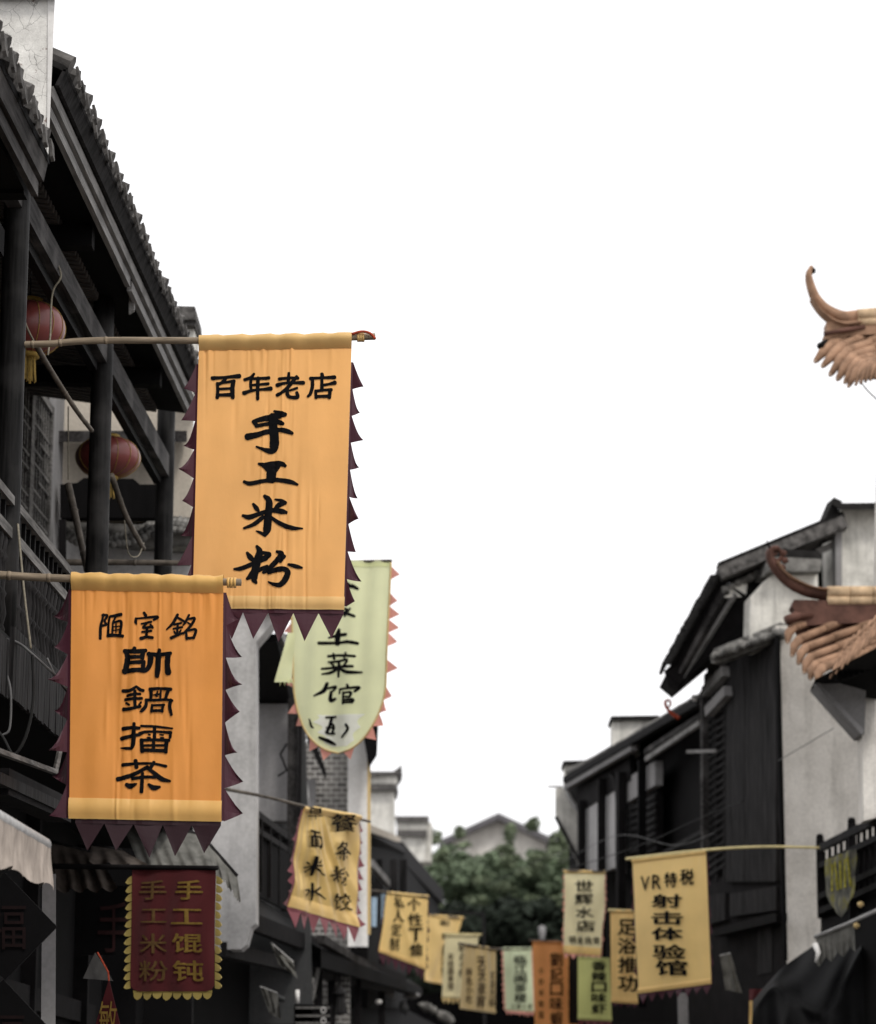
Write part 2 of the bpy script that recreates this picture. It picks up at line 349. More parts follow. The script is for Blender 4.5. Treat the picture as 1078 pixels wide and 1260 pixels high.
class Sheet:
    "a hanging cloth between four photograph corners at given depths; (u, v) run right and down"
    def __init__(s, tl, tr, bl, br, Yl, Yr, amp=0.004, seed=1, diag=0.0, nf=7, billow=0.0, crease=0, ridges=()):
        s.ridges = ridges; s.px = [tl, tr, bl, br]
        s.c = [P(*tl, Yl), P(*tr, Yr), P(*bl, Yl), P(*br, Yr)]
        s.n = (s.c[1] - s.c[0]).cross(s.c[2] - s.c[0]).normalized()
        if s.n.y > 0: s.n = -s.n
        q = random.Random(seed)
        s.folds = [(q.uniform(1, nf), q.uniform(0, 6.28), q.uniform(0.4, 1.0), q.uniform(-0.5, 0.5), q.uniform(0.6, 3), q.uniform(0, 6.28)) for _ in range(7)]
        s.ck = 1.6 if amp < .004 else 1.0; s.amp = amp; s.diag = diag; s.billow = billow
        s.cr = [((q.uniform(.03, .97) if i_ % 3 == 0 else min(.97, max(.03, q.gauss(.5, .17)))), q.uniform(-.05, .05), q.uniform(.006, .020), q.choice((-1, -1, 1)) * q.uniform(.3, 1.0), (q.uniform(-.05, .1) if i_ % 3 == 0 else q.uniform(.1, 1.0)), q.uniform(.05, .2)) for i_ in range(int(crease))]
        s.W = (s.c[1] - s.c[0]).length; s.H = (s.c[2] - s.c[0]).length
    def fold(s, u, v):
        z = 0
        for (k, ph, a, sl_, kv, pv) in s.folds:
            x = 6.283 * k * (u + (sl_ * 0.25 + s.diag) * v) + ph
            z += a * math.sin(x + 1.1 * math.sin(4.0 * v + pv)) * (0.45 + 0.55 * math.sin(6.283 * kv * v * 0.5 + pv)) / (0.6 + 0.25 * k)
        for (u0, sl_, wd, dp, vc, vl) in s.cr:
            e = ((u - u0 - sl_ * v - s.diag * 0.6 * v) / wd) ** 2
            if e < 9: z += s.ck * dp * math.exp(-e) * math.exp(-((v - vc) / vl) ** 2)
        z *= s.amp
        for (a, b, pw, wd, dp) in s.ridges:
            e = (u - a - b * v ** pw) / (wd * (.5 + v)); z += dp * math.exp(-e * e) * min(1, .3 + 1.6 * v)
        return z + s.billow * math.sin(math.pi * min(1, max(0, v))) * math.sin(math.pi * min(1, max(0, u)))
    def at(s, u, v, off=0.0):
        c = s.c; p = lerp(lerp(c[0], c[1], u), lerp(c[2], c[3], u), v)
        uu = min(1, max(0, u)); vv = min(1, max(0, v))
        return p + s.n * (s.fold(uu, vv) + off)
    def uv(s, x, y):
        u = v = 0.5; a, b, c, d = s.px
        for _ in range(12):
            fx = lerp(lerp(a[0], b[0], u), lerp(c[0], d[0], u), v) - x; fy = lerp(lerp(a[1], b[1], u), lerp(c[1], d[1], u), v) - y
            xu = lerp(b[0] - a[0], d[0] - c[0], v); xv = lerp(c[0] - a[0], d[0] - b[0], u)
            yu = lerp(b[1] - a[1], d[1] - c[1], v); yv = lerp(c[1] - a[1], d[1] - b[1], u)
            D = xu * yv - xv * yu; u -= (fx * yv - xv * fy) / D; v -= (xu * fy - yu * fx) / D
        return u, v
    def pxat(s, x, y, off=0.0): return s.at(*s.uv(x, y), off)
    def cloth(s, mb, nu=48, nv=64, u0=0, u1=1, v0=0, v1=1, off=0.0, offf=None, cut=None):
        rows = []
        for j in range(nv + 1):
            v = lerp(v0, v1, j / nv); row = []
            for i in range(nu + 1):
                u = lerp(u0, u1, i / nu)
                if cut:
                    a, b = cut(v); u = lerp(a, b, i / nu)
                row.append(s.at(u, v, off + (offf(u, v) if offf else 0)))
            rows.append(row)
        return mb.grid(rows)
    def ink(s, strokes, ox, oy, k, parent, mat, wmul=1.0, off=0.003):
        mb = MB(); n = 0
        for st in strokes:
            n += 1
            pts = spline([(ox + x / k, oy + y / k, w_ / k * wmul) for x, y, w_ in st], 7)
            L = []
            # rounded ends
            def nrm(i):
                a = pts[max(0, i - 1)]; b = pts[min(len(pts) - 1, i + 1)]
                dx, dy = b[0] - a[0], b[1] - a[1]; l = math.hypot(dx, dy) or 1
                return dx / l, dy / l
            ext = []
            d0 = nrm(0); p0 = pts[0]; d1 = nrm(len(pts) - 1); p1 = pts[-1]
            ext.append((p0[0] - d0[0] * p0[2] * .38, p0[1] - d0[1] * p0[2] * .38, p0[2] * .45, *d0))
            ext.append((p0[0] - d0[0] * p0[2] * .2, p0[1] - d0[1] * p0[2] * .2, p0[2] * .85, *d0))
            for i, p in enumerate(pts): ext.append((*p, *nrm(i)))
            ext.append((p1[0] + d1[0] * p1[2] * .2, p1[1] + d1[1] * p1[2] * .2, p1[2] * .85, *d1))
            ext.append((p1[0] + d1[0] * p1[2] * .38, p1[1] + d1[1] * p1[2] * .38, p1[2] * .45, *d1))
            rows = []
            for (x, y, w_, dx, dy) in ext:
                w_ = max(0.5, w_) / 2 * (1 + rnd.uniform(-.05, .05))
                o_ = off + 0.00012 * n
                rows.append([s.pxat(x - dy * w_, y + dx * w_, o_), s.pxat(x, y, o_), s.pxat(x + dy * w_, y - dx * w_, o_)])
            mb.grid(rows)
        mb.keep = True
        return mb.build('lettering', mat, parent)
    def text(s, items, parent, mat, bold=0.02, off=0.007, mb=None):
        "items: (character, x0, y0, x1, y1) in photograph pixels"
        own = mb is None; mb = mb or MB()
        for ch, x0, y0, x1, y1 in items:
            vs, fs = glyph(ch, bold)
            d = bold * 0.9        # thicken the strokes with four nudged copies
            for n_, (dx, dy) in enumerate(((0, 0), (d, 0), (-d, 0), (0, d), (0, -d)) if bold > .012 else ((0, 0),)):
                mb.add([s.pxat(lerp(x0, x1, a + dx), lerp(y0, y1, b + dy), off + .0004 * n_) for a, b in vs], fs)
        mb.keep = True
        return mb.build('lettering', mat, parent) if own else mb

def tooth(mb, A, B, T, curl, n, droop=0.0, sag=0.0):
    rows = []
    m = 5
    for j in range(m + 1):
        t = j / m
        rows.append([lerp(lerp(A, B, i / 3), T, t) + n * (curl * math.sin(t * 1.9) * (1 - 0.5 * abs(i / 3 - .5)) * 1.0) + UP * (-droop * t * t) - UP * (sag * math.sin(math.pi * t) * (1 - i / 3)) for i in range(4)])
    mb.grid(rows)

def fringe_side(sh, mb, side, count, w_, v0, v1, tipdown=0.75, wl=0.25, seed=3, curl=0.02, jit=0.25):
    q = random.Random(seed); u = 0.0 if side < 0 else 1.0
    nn = sh.n * -0.003
    band = w_ * wl
    pitch = (v1 - v0) / count
    rows = [[sh.at(u, lerp(v0, v1, i / 40)) + nn, sh.at(u + side * band / sh.W, lerp(v0, v1, i / 40), -0.004) + nn] for i in range(41)]
    mb.grid(rows)
    for i in range(count):
        a = v0 + pitch * i; b = a + pitch * 1.02
        tw = w_ * (1 + q.uniform(-jit, jit)); tv = a + pitch * (tipdown + q.uniform(-.15, .2))
        A = sh.at(u + side * band * 0.9 / sh.W, a) + nn * 1.3; B = sh.at(u + side * band * 0.9 / sh.W, b) + nn * 1.3
        T = sh.at(u + side * tw / sh.W, tv)
        tooth(mb, A, B, T, q.uniform(-1, 1) * curl, sh.n, sag=pitch * sh.H * q.uniform(.05, .22))
def fringe_bottom(sh, mb, count, h, u0=0.0, u1=1.0, seed=5, wl=0.15, curl=0.02, round_=False, v=1.0, jit=.12):
    q = random.Random(seed); pitch = (u1 - u0) / count; nn = sh.n * -0.004
    band = h * wl
    mb.grid([[sh.at(lerp(u0, u1, i / 24), v - 0.01) + nn, sh.at(lerp(u0, u1, i / 24), v) + nn - UP * band] for i in range(25)])
    for i in range(count):
        a = u0 + pitch * i; b = a + pitch
        A = sh.at(a, v) + nn * 1.4 - UP * band * .9; B = sh.at(b, v) + nn * 1.4 - UP * band * .9
        T = sh.at((a + b) / 2 + q.uniform(-.1, .1) * pitch, v) - UP * h * (1 + q.uniform(-jit, jit))
        if round_:
            rows = []
            for j in range(5):
                t = j / 4; ww = math.sqrt(max(0.02, 1 - t ** 2.2))
                c_ = lerp((A + B) / 2, T, t); rows.append([c_ + (A - B) / 2 * ww * .92, c_, c_ - (A - B) / 2 * ww * .92])
            mb.grid(rows)
        else: tooth(mb, A, B, T, q.uniform(-1, 1) * curl, sh.n)

def pole(pts_px, Ys, r, mat, label, cat='pole', nodes=5, group=None, name='bamboo_pole', taper=0.8):
    root = thing(name, label, cat, P(*pts_px[0], Ys[0]), group)
    pts = spline([tuple(P(*p, y)) for p, y in zip(pts_px, Ys)], 10 if len(pts_px) > 2 else 18)
    m = len(pts); mb = MB()
    rr = [r * lerp(1, taper, i / (m - 1)) for i in range(m)]
    mb.tube(pts, rr, 10)
    shaft = mb.build('shaft', mat, root, True)
    nb = MB()
    for k in range(nodes):
        i = int((k + .6) / nodes * (m - 1)); i = min(i, m - 2)
        a = Vector(pts[i]); d = (Vector(pts[i + 1]) - a).normalized()
        nb.tube([a - d * r * .5, a - d * r * .12, a + d * r * .12, a + d * r * .5], [rr[i] * 1.02, rr[i] * 1.14, rr[i] * 1.14, rr[i] * 1.02], 10)
    if nodes: nb.build('node_ring', mat, root, True)
    return root, shaft

def banner(tl, tr, bl, br, Yl, Yr, mats, label, group='cloth banners hung over the street', amp=0.004, seed=1, diag=0, nf=7, sleeve=0.03, hem=0.05,
           side=(0, 0.03), bottom=(0, 0.08), billow=0.0, nu=40, nv=52, name='banner', fr_u=(0, 1), round_=False, curl=0.02, bulge=0.004, cut=None, sidev=(0.02, 1.0), tipdown=.75, wl=.25, crease=0, ridges=(), slv=0.9):
    sh = Sheet(tl, tr, bl, br, Yl, Yr, amp, seed, diag, nf, billow, crease, ridges)
    root = thing(name, label, 'banner', (sh.c[2] + sh.c[3]) / 2, group)
    mc, mh, mf = mats
    hv = hem / sh.H; sv = sleeve * slv / sh.H
    mb = MB(); sh.cloth(mb, nu, nv, 0, 1, 0, 1, cut=cut); mb.build('cloth', mc, root, True)
    if sleeve:
        mb = MB(); r = sleeve / 2; rows = []
        for i in range(33):
            u = i / 32; c_ = sh.at(u, 0) ; row = []
            rs = r * (1 + 0.10 * math.sin(u * 37 + seed) + .06 * math.sin(u * 71))
            for k in range(9):
                a = lerp(math.radians(160), math.radians(-45), k / 8)
                row.append(c_ + sh.n * (math.cos(a) * rs) + UP * (math.sin(a) * rs))
            row.append(sh.at(u, sv, 0.0035)); row.append(sh.at(u, sv * 1.02, 0.0005)); rows.append(row)
        mb.grid(rows).build('top_sleeve', mh, root, True)
    if hem:
        mb = MB(); sh.cloth(mb, nu, 8, -0.004, 1.004, 1 - hv, 1.004, 0.0025, lambda u, v: bulge * math.sin(math.pi * min(1, max(0, (v - 1 + hv) / hv))) * 1.5)
        mb.build('bottom_hem', mh, root, True)
    if side[0]:
        for sd in (-1, 1):
            mb = MB(); fringe_side(sh, mb, sd, side[0], side[1], sidev[0], sidev[1], seed=seed * 3 + sd, curl=curl, tipdown=tipdown, wl=wl)
            mb.build('side_fringe', mf, root)
    if bottom[0]:
        mb = MB(); fringe_bottom(sh, mb, bottom[0], bottom[1], fr_u[0], fr_u[1], seed=seed + 9, curl=curl, round_=round_)
        mb.build('bottom_fringe', mf, root)
    return root, sh


# ================================================================== GROUND
mb = MB(); mb.grid([[V(x, y, 0) for x in (-400, -60, 0, 60, 400)] for y in (-60, 0, 60, 160, 900)])
mb.build('ground', M['street'], None, kind='structure')
mb = MB(); mb.grid([[V(-2.0 + .03 * y, y, .004), V(3.6 - .02 * y, y, .004)] for y in range(-5, 70, 5)])
mb.build('street', simple('worn flagstones', (0.12, 0.115, 0.11), .8, .5, 2.2, .4), None, kind='structure')

# ================================================================== LEFT: the timber house with the balcony
# its street front runs X = -2.6 + 0.0324 Y (+ off)
def A(Y, off, z): return V(-2.6 + 0.0324 * Y + off, Y, z)
AN = V(1, -0.0324, 0).normalized()
def hA(px, py, off=0.0): return hit(px, py, A(0, off, 0), AN)
DA = V(0.0324, 1, 0).normalized()
C = [13.5, 16.4, 19.4]; YEND = 20.65
house = thing('timber_house', 'dark timber house with open balcony and tiled eave on the near left', 'house', A(17, -1.5, 0))
zb_top = (hA(68, 318).z + hA(150, 456).z) / 2; zb_bot = (hA(69, 349).z + hA(150, 492).z) / 2
for Y in C:
    c = A(Y, 0, 0); mb = MB(); q = []
    mb.tube([c + UP * z for z in (3.7, 4.6, 5.6, 6.3, 6.95)], [.068, .07, .066, .066, .064], 18)
    mb.build('column', M['wood_post'], house, True)
zb = (zb_top + zb_bot) / 2; hb = zb_top - zb_bot
for Y0, Y1 in zip(C[:-1], C[1:]):
    MB().bar(A(Y0 - .05, .0, zb), A(Y1 - .05, .0, zb), .075, hb).build('tie_beam', M['wood_beam'], house)
    MB().bar(A(Y0 - .02, -.04, zb - .105), A(Y1 - .1, -.04, zb - .105), .05, .07).build('beam_shade', M['wood_dark'], house)  # dark strip stands in for the beam's shaded underside
MB().bar(A(C[0] - 3, 0, zb), A(C[0] - .06, 0, zb), .075, hb).build('tie_beam', M['wood_beam'], house)
# eave: two pale boards, a dark gutter board, then the tile ends
EO = 0.22
zf0 = (hA(66, 150, EO).z + hA(158, 354, EO).z + hA(229, 497, EO).z) / 3
Y0e = 13.04; Y1e = hA(236, 500, EO).y
def strip(o0, z0, o1, z1, th, mat, name, ya=None, yb=None, par=None):
    ya = ya or Y0e; yb = yb or Y1e
    q = lambda Y: [A(Y, o0, z0), A(Y, o0 + th, z0), A(Y, o1 + th, z1), A(Y, o1, z1)]
    return MB().hexa(q(ya), q(yb)).build(name, mat, par or house)
print('eave', zf0, Y0e, Y1e, 'beam', zb_top, zb_bot)
strip(EO - .03, zf0, EO - .03, zf0 + .062, .03, M['wood_grey'], 'fascia_board', yb=hA(160, 360, EO).y)
strip(EO - .03, zf0 - .004, EO - .03, zf0 + .058, .03, M['wood_grey'], 'fascia_board', ya=hA(162, 362, EO).y)
strip(EO - .002, zf0 + .07, EO + .005, zf0 + .125, .025, M['wood_grey'], 'fascia_board')
strip(EO - .03, zf0 + .062, EO - .03, zf0 + .135, .02, M['black'], 'fascia_backing')
strip(EO + .035, zf0 + .13, EO + .075, zf0 + .215, .02, M['charcoal'], 'gutter_board')
# bracket end hanging under the fascia
a = hA(163, 352, EO - .03); MB().hexa([a + V(-.02, 0, .03), a + V(.02, 0, .03), a + V(.02, .06, .03), a + V(-.02, .06, .03)],
    [a + V(-.02, .01, -.17), a + V(.012, .01, -.15), a + V(.012, .05, -.15), a + V(-.02, .05, -.17)]).build('eave_bracket', M['wood_grey'], house)
SL = V(-math.cos(R(26)), 0, math.sin(R(26)))
mb = MB(); z0 = zf0 + .20
mb.hexa([A(Y0e, EO + .09, z0), A(Y1e, EO + .09, z0), A(Y1e, EO + .09, z0) + SL * 3.2, A(Y0e, EO + .09, z0) + SL * 3.2],
        [A(Y0e, EO + .085, z0 + .035), A(Y1e, EO + .085, z0 + .035), A(Y1e, EO + .085, z0 + .035) + SL * 3.2, A(Y0e, EO + .085, z0 + .035) + SL * 3.2])
q = random.Random(2); y = Y0e + .05
roof = mb.build('roof', M['tile_dark'], house)
mb = MB()
while y < Y1e:
    c = A(y, EO + .10 + q.uniform(-.012, .012), z0 + .05 + q.uniform(-.008, .008)); r = .048 * q.uniform(.9, 1.1)
    pts = [c + SL * t for t in (0, .22, .22, .5, .5, 3.1)]
    mb.tube(pts, [r * 1.08, r * .92, r * 1.08, r * .92, r * 1.05, r], 8)
    d = c + V(.008, 0, -.012)       # drip tile end hanging between the rows
    d2 = d + DA * .09
    mb.prism([d2 + V(0, -.05, .02), d2 + V(0, .05, .02), d2 + V(.01, .03, -.05 + q.uniform(-.01, .01)), d2 + V(.012, 0, -.075), d2 + V(.01, -.03, -.05)], V(.014, 0, .004))
    y += .172 * q.uniform(.93, 1.07)
mb.build('tile_rows', M['tile'], roof)
# ceiling with boards running out to the street
mb = MB(); zc = zf0 + .02
mb.hexa([A(Y0e, EO - .03, zc + .01), A(Y1e, EO - .03, zc + .01), A(Y1e, -2.2, zc + .35), A(Y0e, -2.2, zc + .35)],
        [A(Y0e, EO - .03, zc + .05), A(Y1e, EO - .03, zc + .05), A(Y1e, -2.2, zc + .39), A(Y0e, -2.2, zc + .39)])
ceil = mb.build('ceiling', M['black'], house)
mb = MB(); y = Y0e + .1
while y < Y1e - .1:
    for o0, o1 in ((-.02, -.95), (-1.0, -2.15)):
        t0 = (EO - .03 - (o0)) / (EO + 2.17); t1 = (EO - .03 - o1) / (EO + 2.17)
        mb.bar(A(y, o0, zc - .012 + .34 * t0), A(y, o1, zc - .012 + .34 * t1), .05, .035)
    y += .085
mb.build('ceiling_boards', M['ceil'], ceil)
for y in (14.95, 17.9):
    MB().bar(A(y, EO - .06, zc - .06), A(y, -2.0, zc - .02), .11, .12).build('cross_beam', M['black'], house)
# back wall of the balcony with the lattice window
bo = -0.95
def hB(px, py): return hit(px, py, A(0, bo, 0), AN)
mb = MB(); q4 = lambda Y, z0, z1, t: [A(Y, bo - t, z0), A(Y, bo, z0), A(Y, bo, z1), A(Y, bo - t, z1)]
mb.hexa(q4(9, 0, 7.3, .12), q4(17.3, 0, 7.3, .12)); mb.build('back_wall', M['blackish'], house)
MB().hexa(q4(19.95, 3.2, 7.3, .12), q4(YEND - .03, 3.2, 7.3, .12)).build('back_wall', M['plaster_grey'], house)
zl = hB(58, 680).z; zt = hB(55, 512).z
MB().hexa(q4(17.3, zt + .1, 7.3, .12), q4(19.95, zt + .1, 7.3, .12)).build('back_wall', M['blackish'], house)
MB().hexa(q4(17.3, 0, zl - .02, .12), q4(19.95, 0, zl - .02, .12)).build('back_wall', M['blackish'], house)
mb = MB()
for (ya, yb) in ((17.35, 18.25), (18.25, 19.1), (19.1, 19.92)):
    for Y in (ya + .03, yb - .03): mb.bar(A(Y, bo + .02, zl), A(Y, bo + .02, zt + .1), .05, .06, up=DA)
    mb.bar(A(ya, bo + .02, zl + .03), A(yb, bo + .02, zl + .03), .05, .06); mb.bar(A(ya, bo + .02, zt + .07), A(yb, bo + .02, zt + .07), .05, .06)
win = mb.build('lattice_window', M['wood_rail'], house)
mb = MB()
for (ya, yb) in ((17.41, 18.19), (18.31, 19.04), (19.16, 19.86)):
    for k in range(1, 7):
        Y = lerp(ya, yb, k / 7); brk = (.35, .62, .48)[k % 3]; H = zt - zl
        mb.bar(A(Y, bo + .02, zl + .05), A(Y, bo + .02, zl + H * brk), .022, .022, up=DA)
        mb.bar(A(Y + .02, bo + .02, zl + H * (brk + .06)), A(Y + .02, bo + .02, zt + .05), .022, .022, up=DA)
    for k in range(1, 10):
        z = lerp(zl, zt, k / 10); f0, f1 = ((0, .55), (.4, 1), (0, 1))[k % 3]
        mb.bar(A(lerp(ya, yb, f0), bo + .024, z), A(lerp(ya, yb, f1), bo + .024, z), .02, .02)
mb.build('lattice_bars', M['wood_rail'], win)
MB().hexa([A(17.3, bo - .1, zl), A(19.95, bo - .1, zl), A(19.95, bo - .1, zt + .1), A(17.3, bo - .1, zt + .1)],
          [A(17.3, bo - .08, zl), A(19.95, bo - .08, zl), A(19.95, bo - .08, zt + .1), A(17.3, bo - .08, zt + .1)]).build('window_backing', M['black'], win)
# balcony railing
zr = (hA(19, 633).z + hA(87, 706).z) / 2; zr2 = (hA(19, 669).z + hA(82, 740).z) / 2
rail = MB().bar(A(9, .02, zr - .02), A(C[2], .02, zr - .02), .06, .045).build('top_rail', M['wood_rail'], house)
MB().bar(A(9, .02, zr2 - .02), A(C[2], .02, zr2 - .02), .05, .055).build('middle_rail', M['wood_rail'], house)
MB().bar(A(9, .02, 3.98), A(C[2], .02, 3.98), .06, .06).build('bottom_rail', M['wood_dark'], house)
y = 12.2
while y < 19.3:
    c = A(y, .02, 0); H = zr2 - 4.0
    if min(abs(y - k) for k in C) > .09:
        pr = [(.012, 4.0), (.022, 4.0 + H * .06), (.012, 4.0 + H * .1), (.026, 4.0 + H * .2), (.014, 4.0 + H * .34), (.024, 4.0 + H * .38), (.012, 4.0 + H * .42), (.018, 4.0 + H * .55), (.012, 4.0 + H * .66), (.026, 4.0 + H * .7), (.013, 4.0 + H * .75), (.022, 4.0 + H * .86), (.011, 4.0 + H * .92), (.02, 4.0 + H * .97), (.012, zr2)]
        MB().lathe(c, pr, 10).build('baluster', M['charcoal'], house, True)
    y += .105
y = 12.2
while y < 19.3:
    MB().bar(A(y, .02, zr2), A(y, .02, zr - .04), .02, .025, up=DA).build('rail_slat', M['wood_dark'], house); y += .14
# balcony floor, ribbed skirt, canopy beams, shop front below
zs0 = (hA(18, 863, .16).z + hA(75, 905, .16).z) / 2
MB().hexa([A(9, .1, 3.68), A(C[2] + 1, .1, 3.68), A(C[2] + 1, -2, 3.68), A(9, -2, 3.68)], [A(9, .1, 3.9), A(C[2] + 1, .1, 3.9), A(C[2] + 1, -2, 3.9), A(9, -2, 3.9)]).build('balcony_floor', M['black'], house)
mb = MB(); ya = hA(17, 850, .16).y
y = ya
while y < 19.5:
    mb.bar(A(y, .15 + rnd.uniform(-.004, .004), zs0 + rnd.uniform(-.008, .008)), A(y, .15, 3.98), .062, .02, side=DA); y += .068
mb.build('skirt_boards', M['charcoal'], house)
mb = MB(); y = 10.6
while y < 12.9:
    mb.bar(A(y, .14 + rnd.uniform(-.004, .004), 3.62), A(y, .14, 3.9), .05, .018, side=DA); y += .056
mb.build('skirt_boards', M['charcoal'], house)
a = hA(-6, 923, .3); b = hA(68, 950, .3)
MB().bar(a, b, .03, .022).bar(b, b + V(.02, .02, .13), .02, .02).build('gutter_angle', M['wood_rail'], house)
a = hA(-6, 957, .25); b = hA(73, 994, .25)
MB().bar(a, b, .05, .05).build('canopy_beam', M['charcoal'], house)
a = hA(-6, 975, .2); b = hA(73, 1012, .2)
MB().bar(a + UP * .05, b + UP * .06, .12, .12).build('canopy_beam', M['blackish'], house)
so_ = -0.55
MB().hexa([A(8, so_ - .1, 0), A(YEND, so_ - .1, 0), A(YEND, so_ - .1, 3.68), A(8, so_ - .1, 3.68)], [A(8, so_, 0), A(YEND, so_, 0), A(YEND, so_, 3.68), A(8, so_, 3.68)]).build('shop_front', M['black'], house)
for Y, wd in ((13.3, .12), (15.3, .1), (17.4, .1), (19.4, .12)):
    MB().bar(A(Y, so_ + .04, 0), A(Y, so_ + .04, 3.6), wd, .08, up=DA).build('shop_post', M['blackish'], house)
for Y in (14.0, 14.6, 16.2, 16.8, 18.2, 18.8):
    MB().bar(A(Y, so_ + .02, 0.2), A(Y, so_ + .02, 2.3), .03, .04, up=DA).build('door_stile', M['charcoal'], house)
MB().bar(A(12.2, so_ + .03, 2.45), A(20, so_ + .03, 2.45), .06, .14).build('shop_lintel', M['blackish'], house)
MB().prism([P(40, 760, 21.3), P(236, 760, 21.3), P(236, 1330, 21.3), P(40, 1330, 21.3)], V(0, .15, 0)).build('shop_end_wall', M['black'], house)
# a pale rendered pier of the shop front
MB().hexa([P(52, 1078, 13.2), P(69, 1075, 13.2), P(69, 1075, 13.4), P(52, 1078, 13.4)], [P(50, 1330, 13.2), P(68, 1330, 13.2), P(68, 1330, 13.4), P(50, 1330, 13.4)]).build('pier', M['plaster_grey'], house)

# ---- gable wall closing the far end of the balcony, with its capped pilaster
gw = thing('gable_wall', 'plastered end wall with capped pilaster closing the far end of the timber balcony', 'wall', P(150, 640, 20.8) * 1)
mb = MB()
def wallpx(pts, Y, th=.2, mb=None):
    mb = mb or MB(); return mb.prism([P(x, y, Y) for x, y in pts], V(0, th, 0))
wallpx([(70, 440), (236, 440), (235, 640), (70, 640)], 20.75).build('upper_wall', M['plaster_beige'], gw)
wallpx([(60, 640), (240, 640), (238, 760), (60, 760)], 20.9).build('lower_wall', M['plaster_white'], gw)
wallpx([(213, 403), (239, 403), (238, 500), (228, 500)], 20.55, .4).build('pilaster', M['plaster_stained'], gw)
mb = MB()
wallpx([(205, 392), (241, 392), (240, 400), (207, 401)], 20.45, .55, mb); wallpx([(207, 376), (240, 377), (241, 393), (206, 393)], 20.4, .6, mb)
mb.build('coping', M['tile'], gw)
# dark carved board and the little tiled ledge on that wall
mb = MB(); wallpx([(74, 596), (95, 594), (103, 588), (164, 589), (172, 596), (198, 596), (196, 637), (74, 637)], 20.3, .12, mb)
mb.build('carved_board', M['wood_dark'], gw)
MB().hexa([P(68, 530, 20.4), P(230, 530, 20.4), P(230, 544, 20.4), P(68, 544, 20.4)], [P(68, 530, 20.7), P(230, 530, 20.7), P(230, 544, 20.7), P(68, 544, 20.7)]).build('lintel', M['wood_beam'], gw)
mb = MB(); q = random.Random(8)
for i in range(26):
    x = 80 + i * 6.3; yy = 650 + 9 * math.sin(i * .22) + q.uniform(-1.5, 1.5)
    c = P(x, yy, 20.55); mb.tube([c + V(0, -.05, -.05), c + V(0, .3, .1)], .026 * q.uniform(.85, 1.2), 7)
    c = P(x + 3, yy + 9, 20.5); mb.tube([c + V(0, -.05, -.03), c + V(0, .3, .08)], .028 * q.uniform(.85, 1.2), 7)
wallpx([(78, 642), (238, 648), (238, 672), (160, 668), (78, 656)], 20.62, .3, mb)
mb.build('tiled_ledge', M['tile_lichen'], gw, True)
MB().bar(P(77, 640, 20.2), P(77, 760, 20.2), .05, .05, up=V(0, 1, 0)).build('wall_post', M['blackish'], gw)

def cord(pts, mat, label, r=.004, name='cord', cat='cord', group=None):
    p = spline([tuple(P(*a)) for a in pts], 10)
    return MB().tube(p, r, 6).build(name, mat, None, True, label, cat, group)
# ---- poles, ropes and lanterns on the balcony
cord([(24, 372, 14.1), (32, 400, 14.15), (44, 425, 14.25)], M['rope'], 'pale cord tying the loose bamboo pole to the first column', .006)
pole([(44, 424), (62, 455), (92, 502), (113, 530)], [14.3, 14.7, 15.0, 15.3], .016, M['bamboo_dk'], 'loose weathered bamboo pole slanting down behind the tall banner pole', nodes=3)
pole([(84, 597), (96, 650), (107, 702)], [16.9, 16.7, 16.5], .024, M['bamboo_dk'], 'short slanting strut left of the second balcony column', cat='strut', nodes=2, name='strut')
pole([(137, 585), (155, 635), (177, 676)], [16.9, 17.3, 17.6], .020, M['bamboo_dk'], 'thin slanting stick right of the second balcony column', cat='strut', nodes=2, name='strut')
pole([(78, 692), (150, 692), (234, 693)], [17.6, 17.6, 17.6], .022, M['bamboo_dk'], 'level pole crossing low behind the balcony columns', nodes=1)
cord([(70, 322, 14.6), (75, 340, 14.5), (66, 356, 14.5), (63, 375, 14.5), (62, 410, 14.4), (59, 437, 14.3)], M['rope'], 'knotted hemp cord looped over the balcony beam beside the upper lantern', .0055)
cord([(84, 500, 17.0), (84, 590, 16.9)], M['rope'], 'thin cord from the ceiling to the short slanting strut', .004)
cord([(153, 640, 17.3), (158, 680, 17.4), (170, 684, 17.5), (177, 668, 17.6)], M['rope'], 'cord loop dangling from the thin slanting stick', .004)
cord([(22, 645, 13.4), (26, 690, 13.3), (31, 740, 13.2), (38, 798, 13.1)], M['rope'], 'brown cord hanging down over the balusters', .006)
cord([(-10, 783, 13.0), (20, 790, 13.0), (40, 805, 12.98), (70, 832, 12.95), (95, 852, 12.9)], M['cable'], 'pale cable sagging along the balcony floor edge', .007, 'cable', 'cable')
cord([(20, 790, 13.05), (36, 800, 13.0), (60, 822, 13.0), (90, 860, 12.9)], M['cable_dk'], 'black cable running just under the pale one', .007, 'cable', 'cable')
cord([(6, 788, 12.9), (6, 820, 12.9), (13, 850, 12.9), (12, 895, 12.9), (3, 905, 12.9)], M['cable'], 'cable loop hanging at the left edge of the balcony', .006, 'cable', 'cable')
cord([(40, 806, 12.9), (41, 860, 12.9), (32, 905, 12.9), (17, 928, 12.9), (4, 908, 12.9), (-6, 895, 12.9)], M['cable_dk'], 'slack black cable dropping to the canopy bracket', .008, 'cable', 'cable')
cord([(58, 810, 13.0), (70, 835, 12.95), (84, 850, 12.9)], M['cable'], 'short grey cable end tucked behind the banner', .005, 'cable', 'cable')
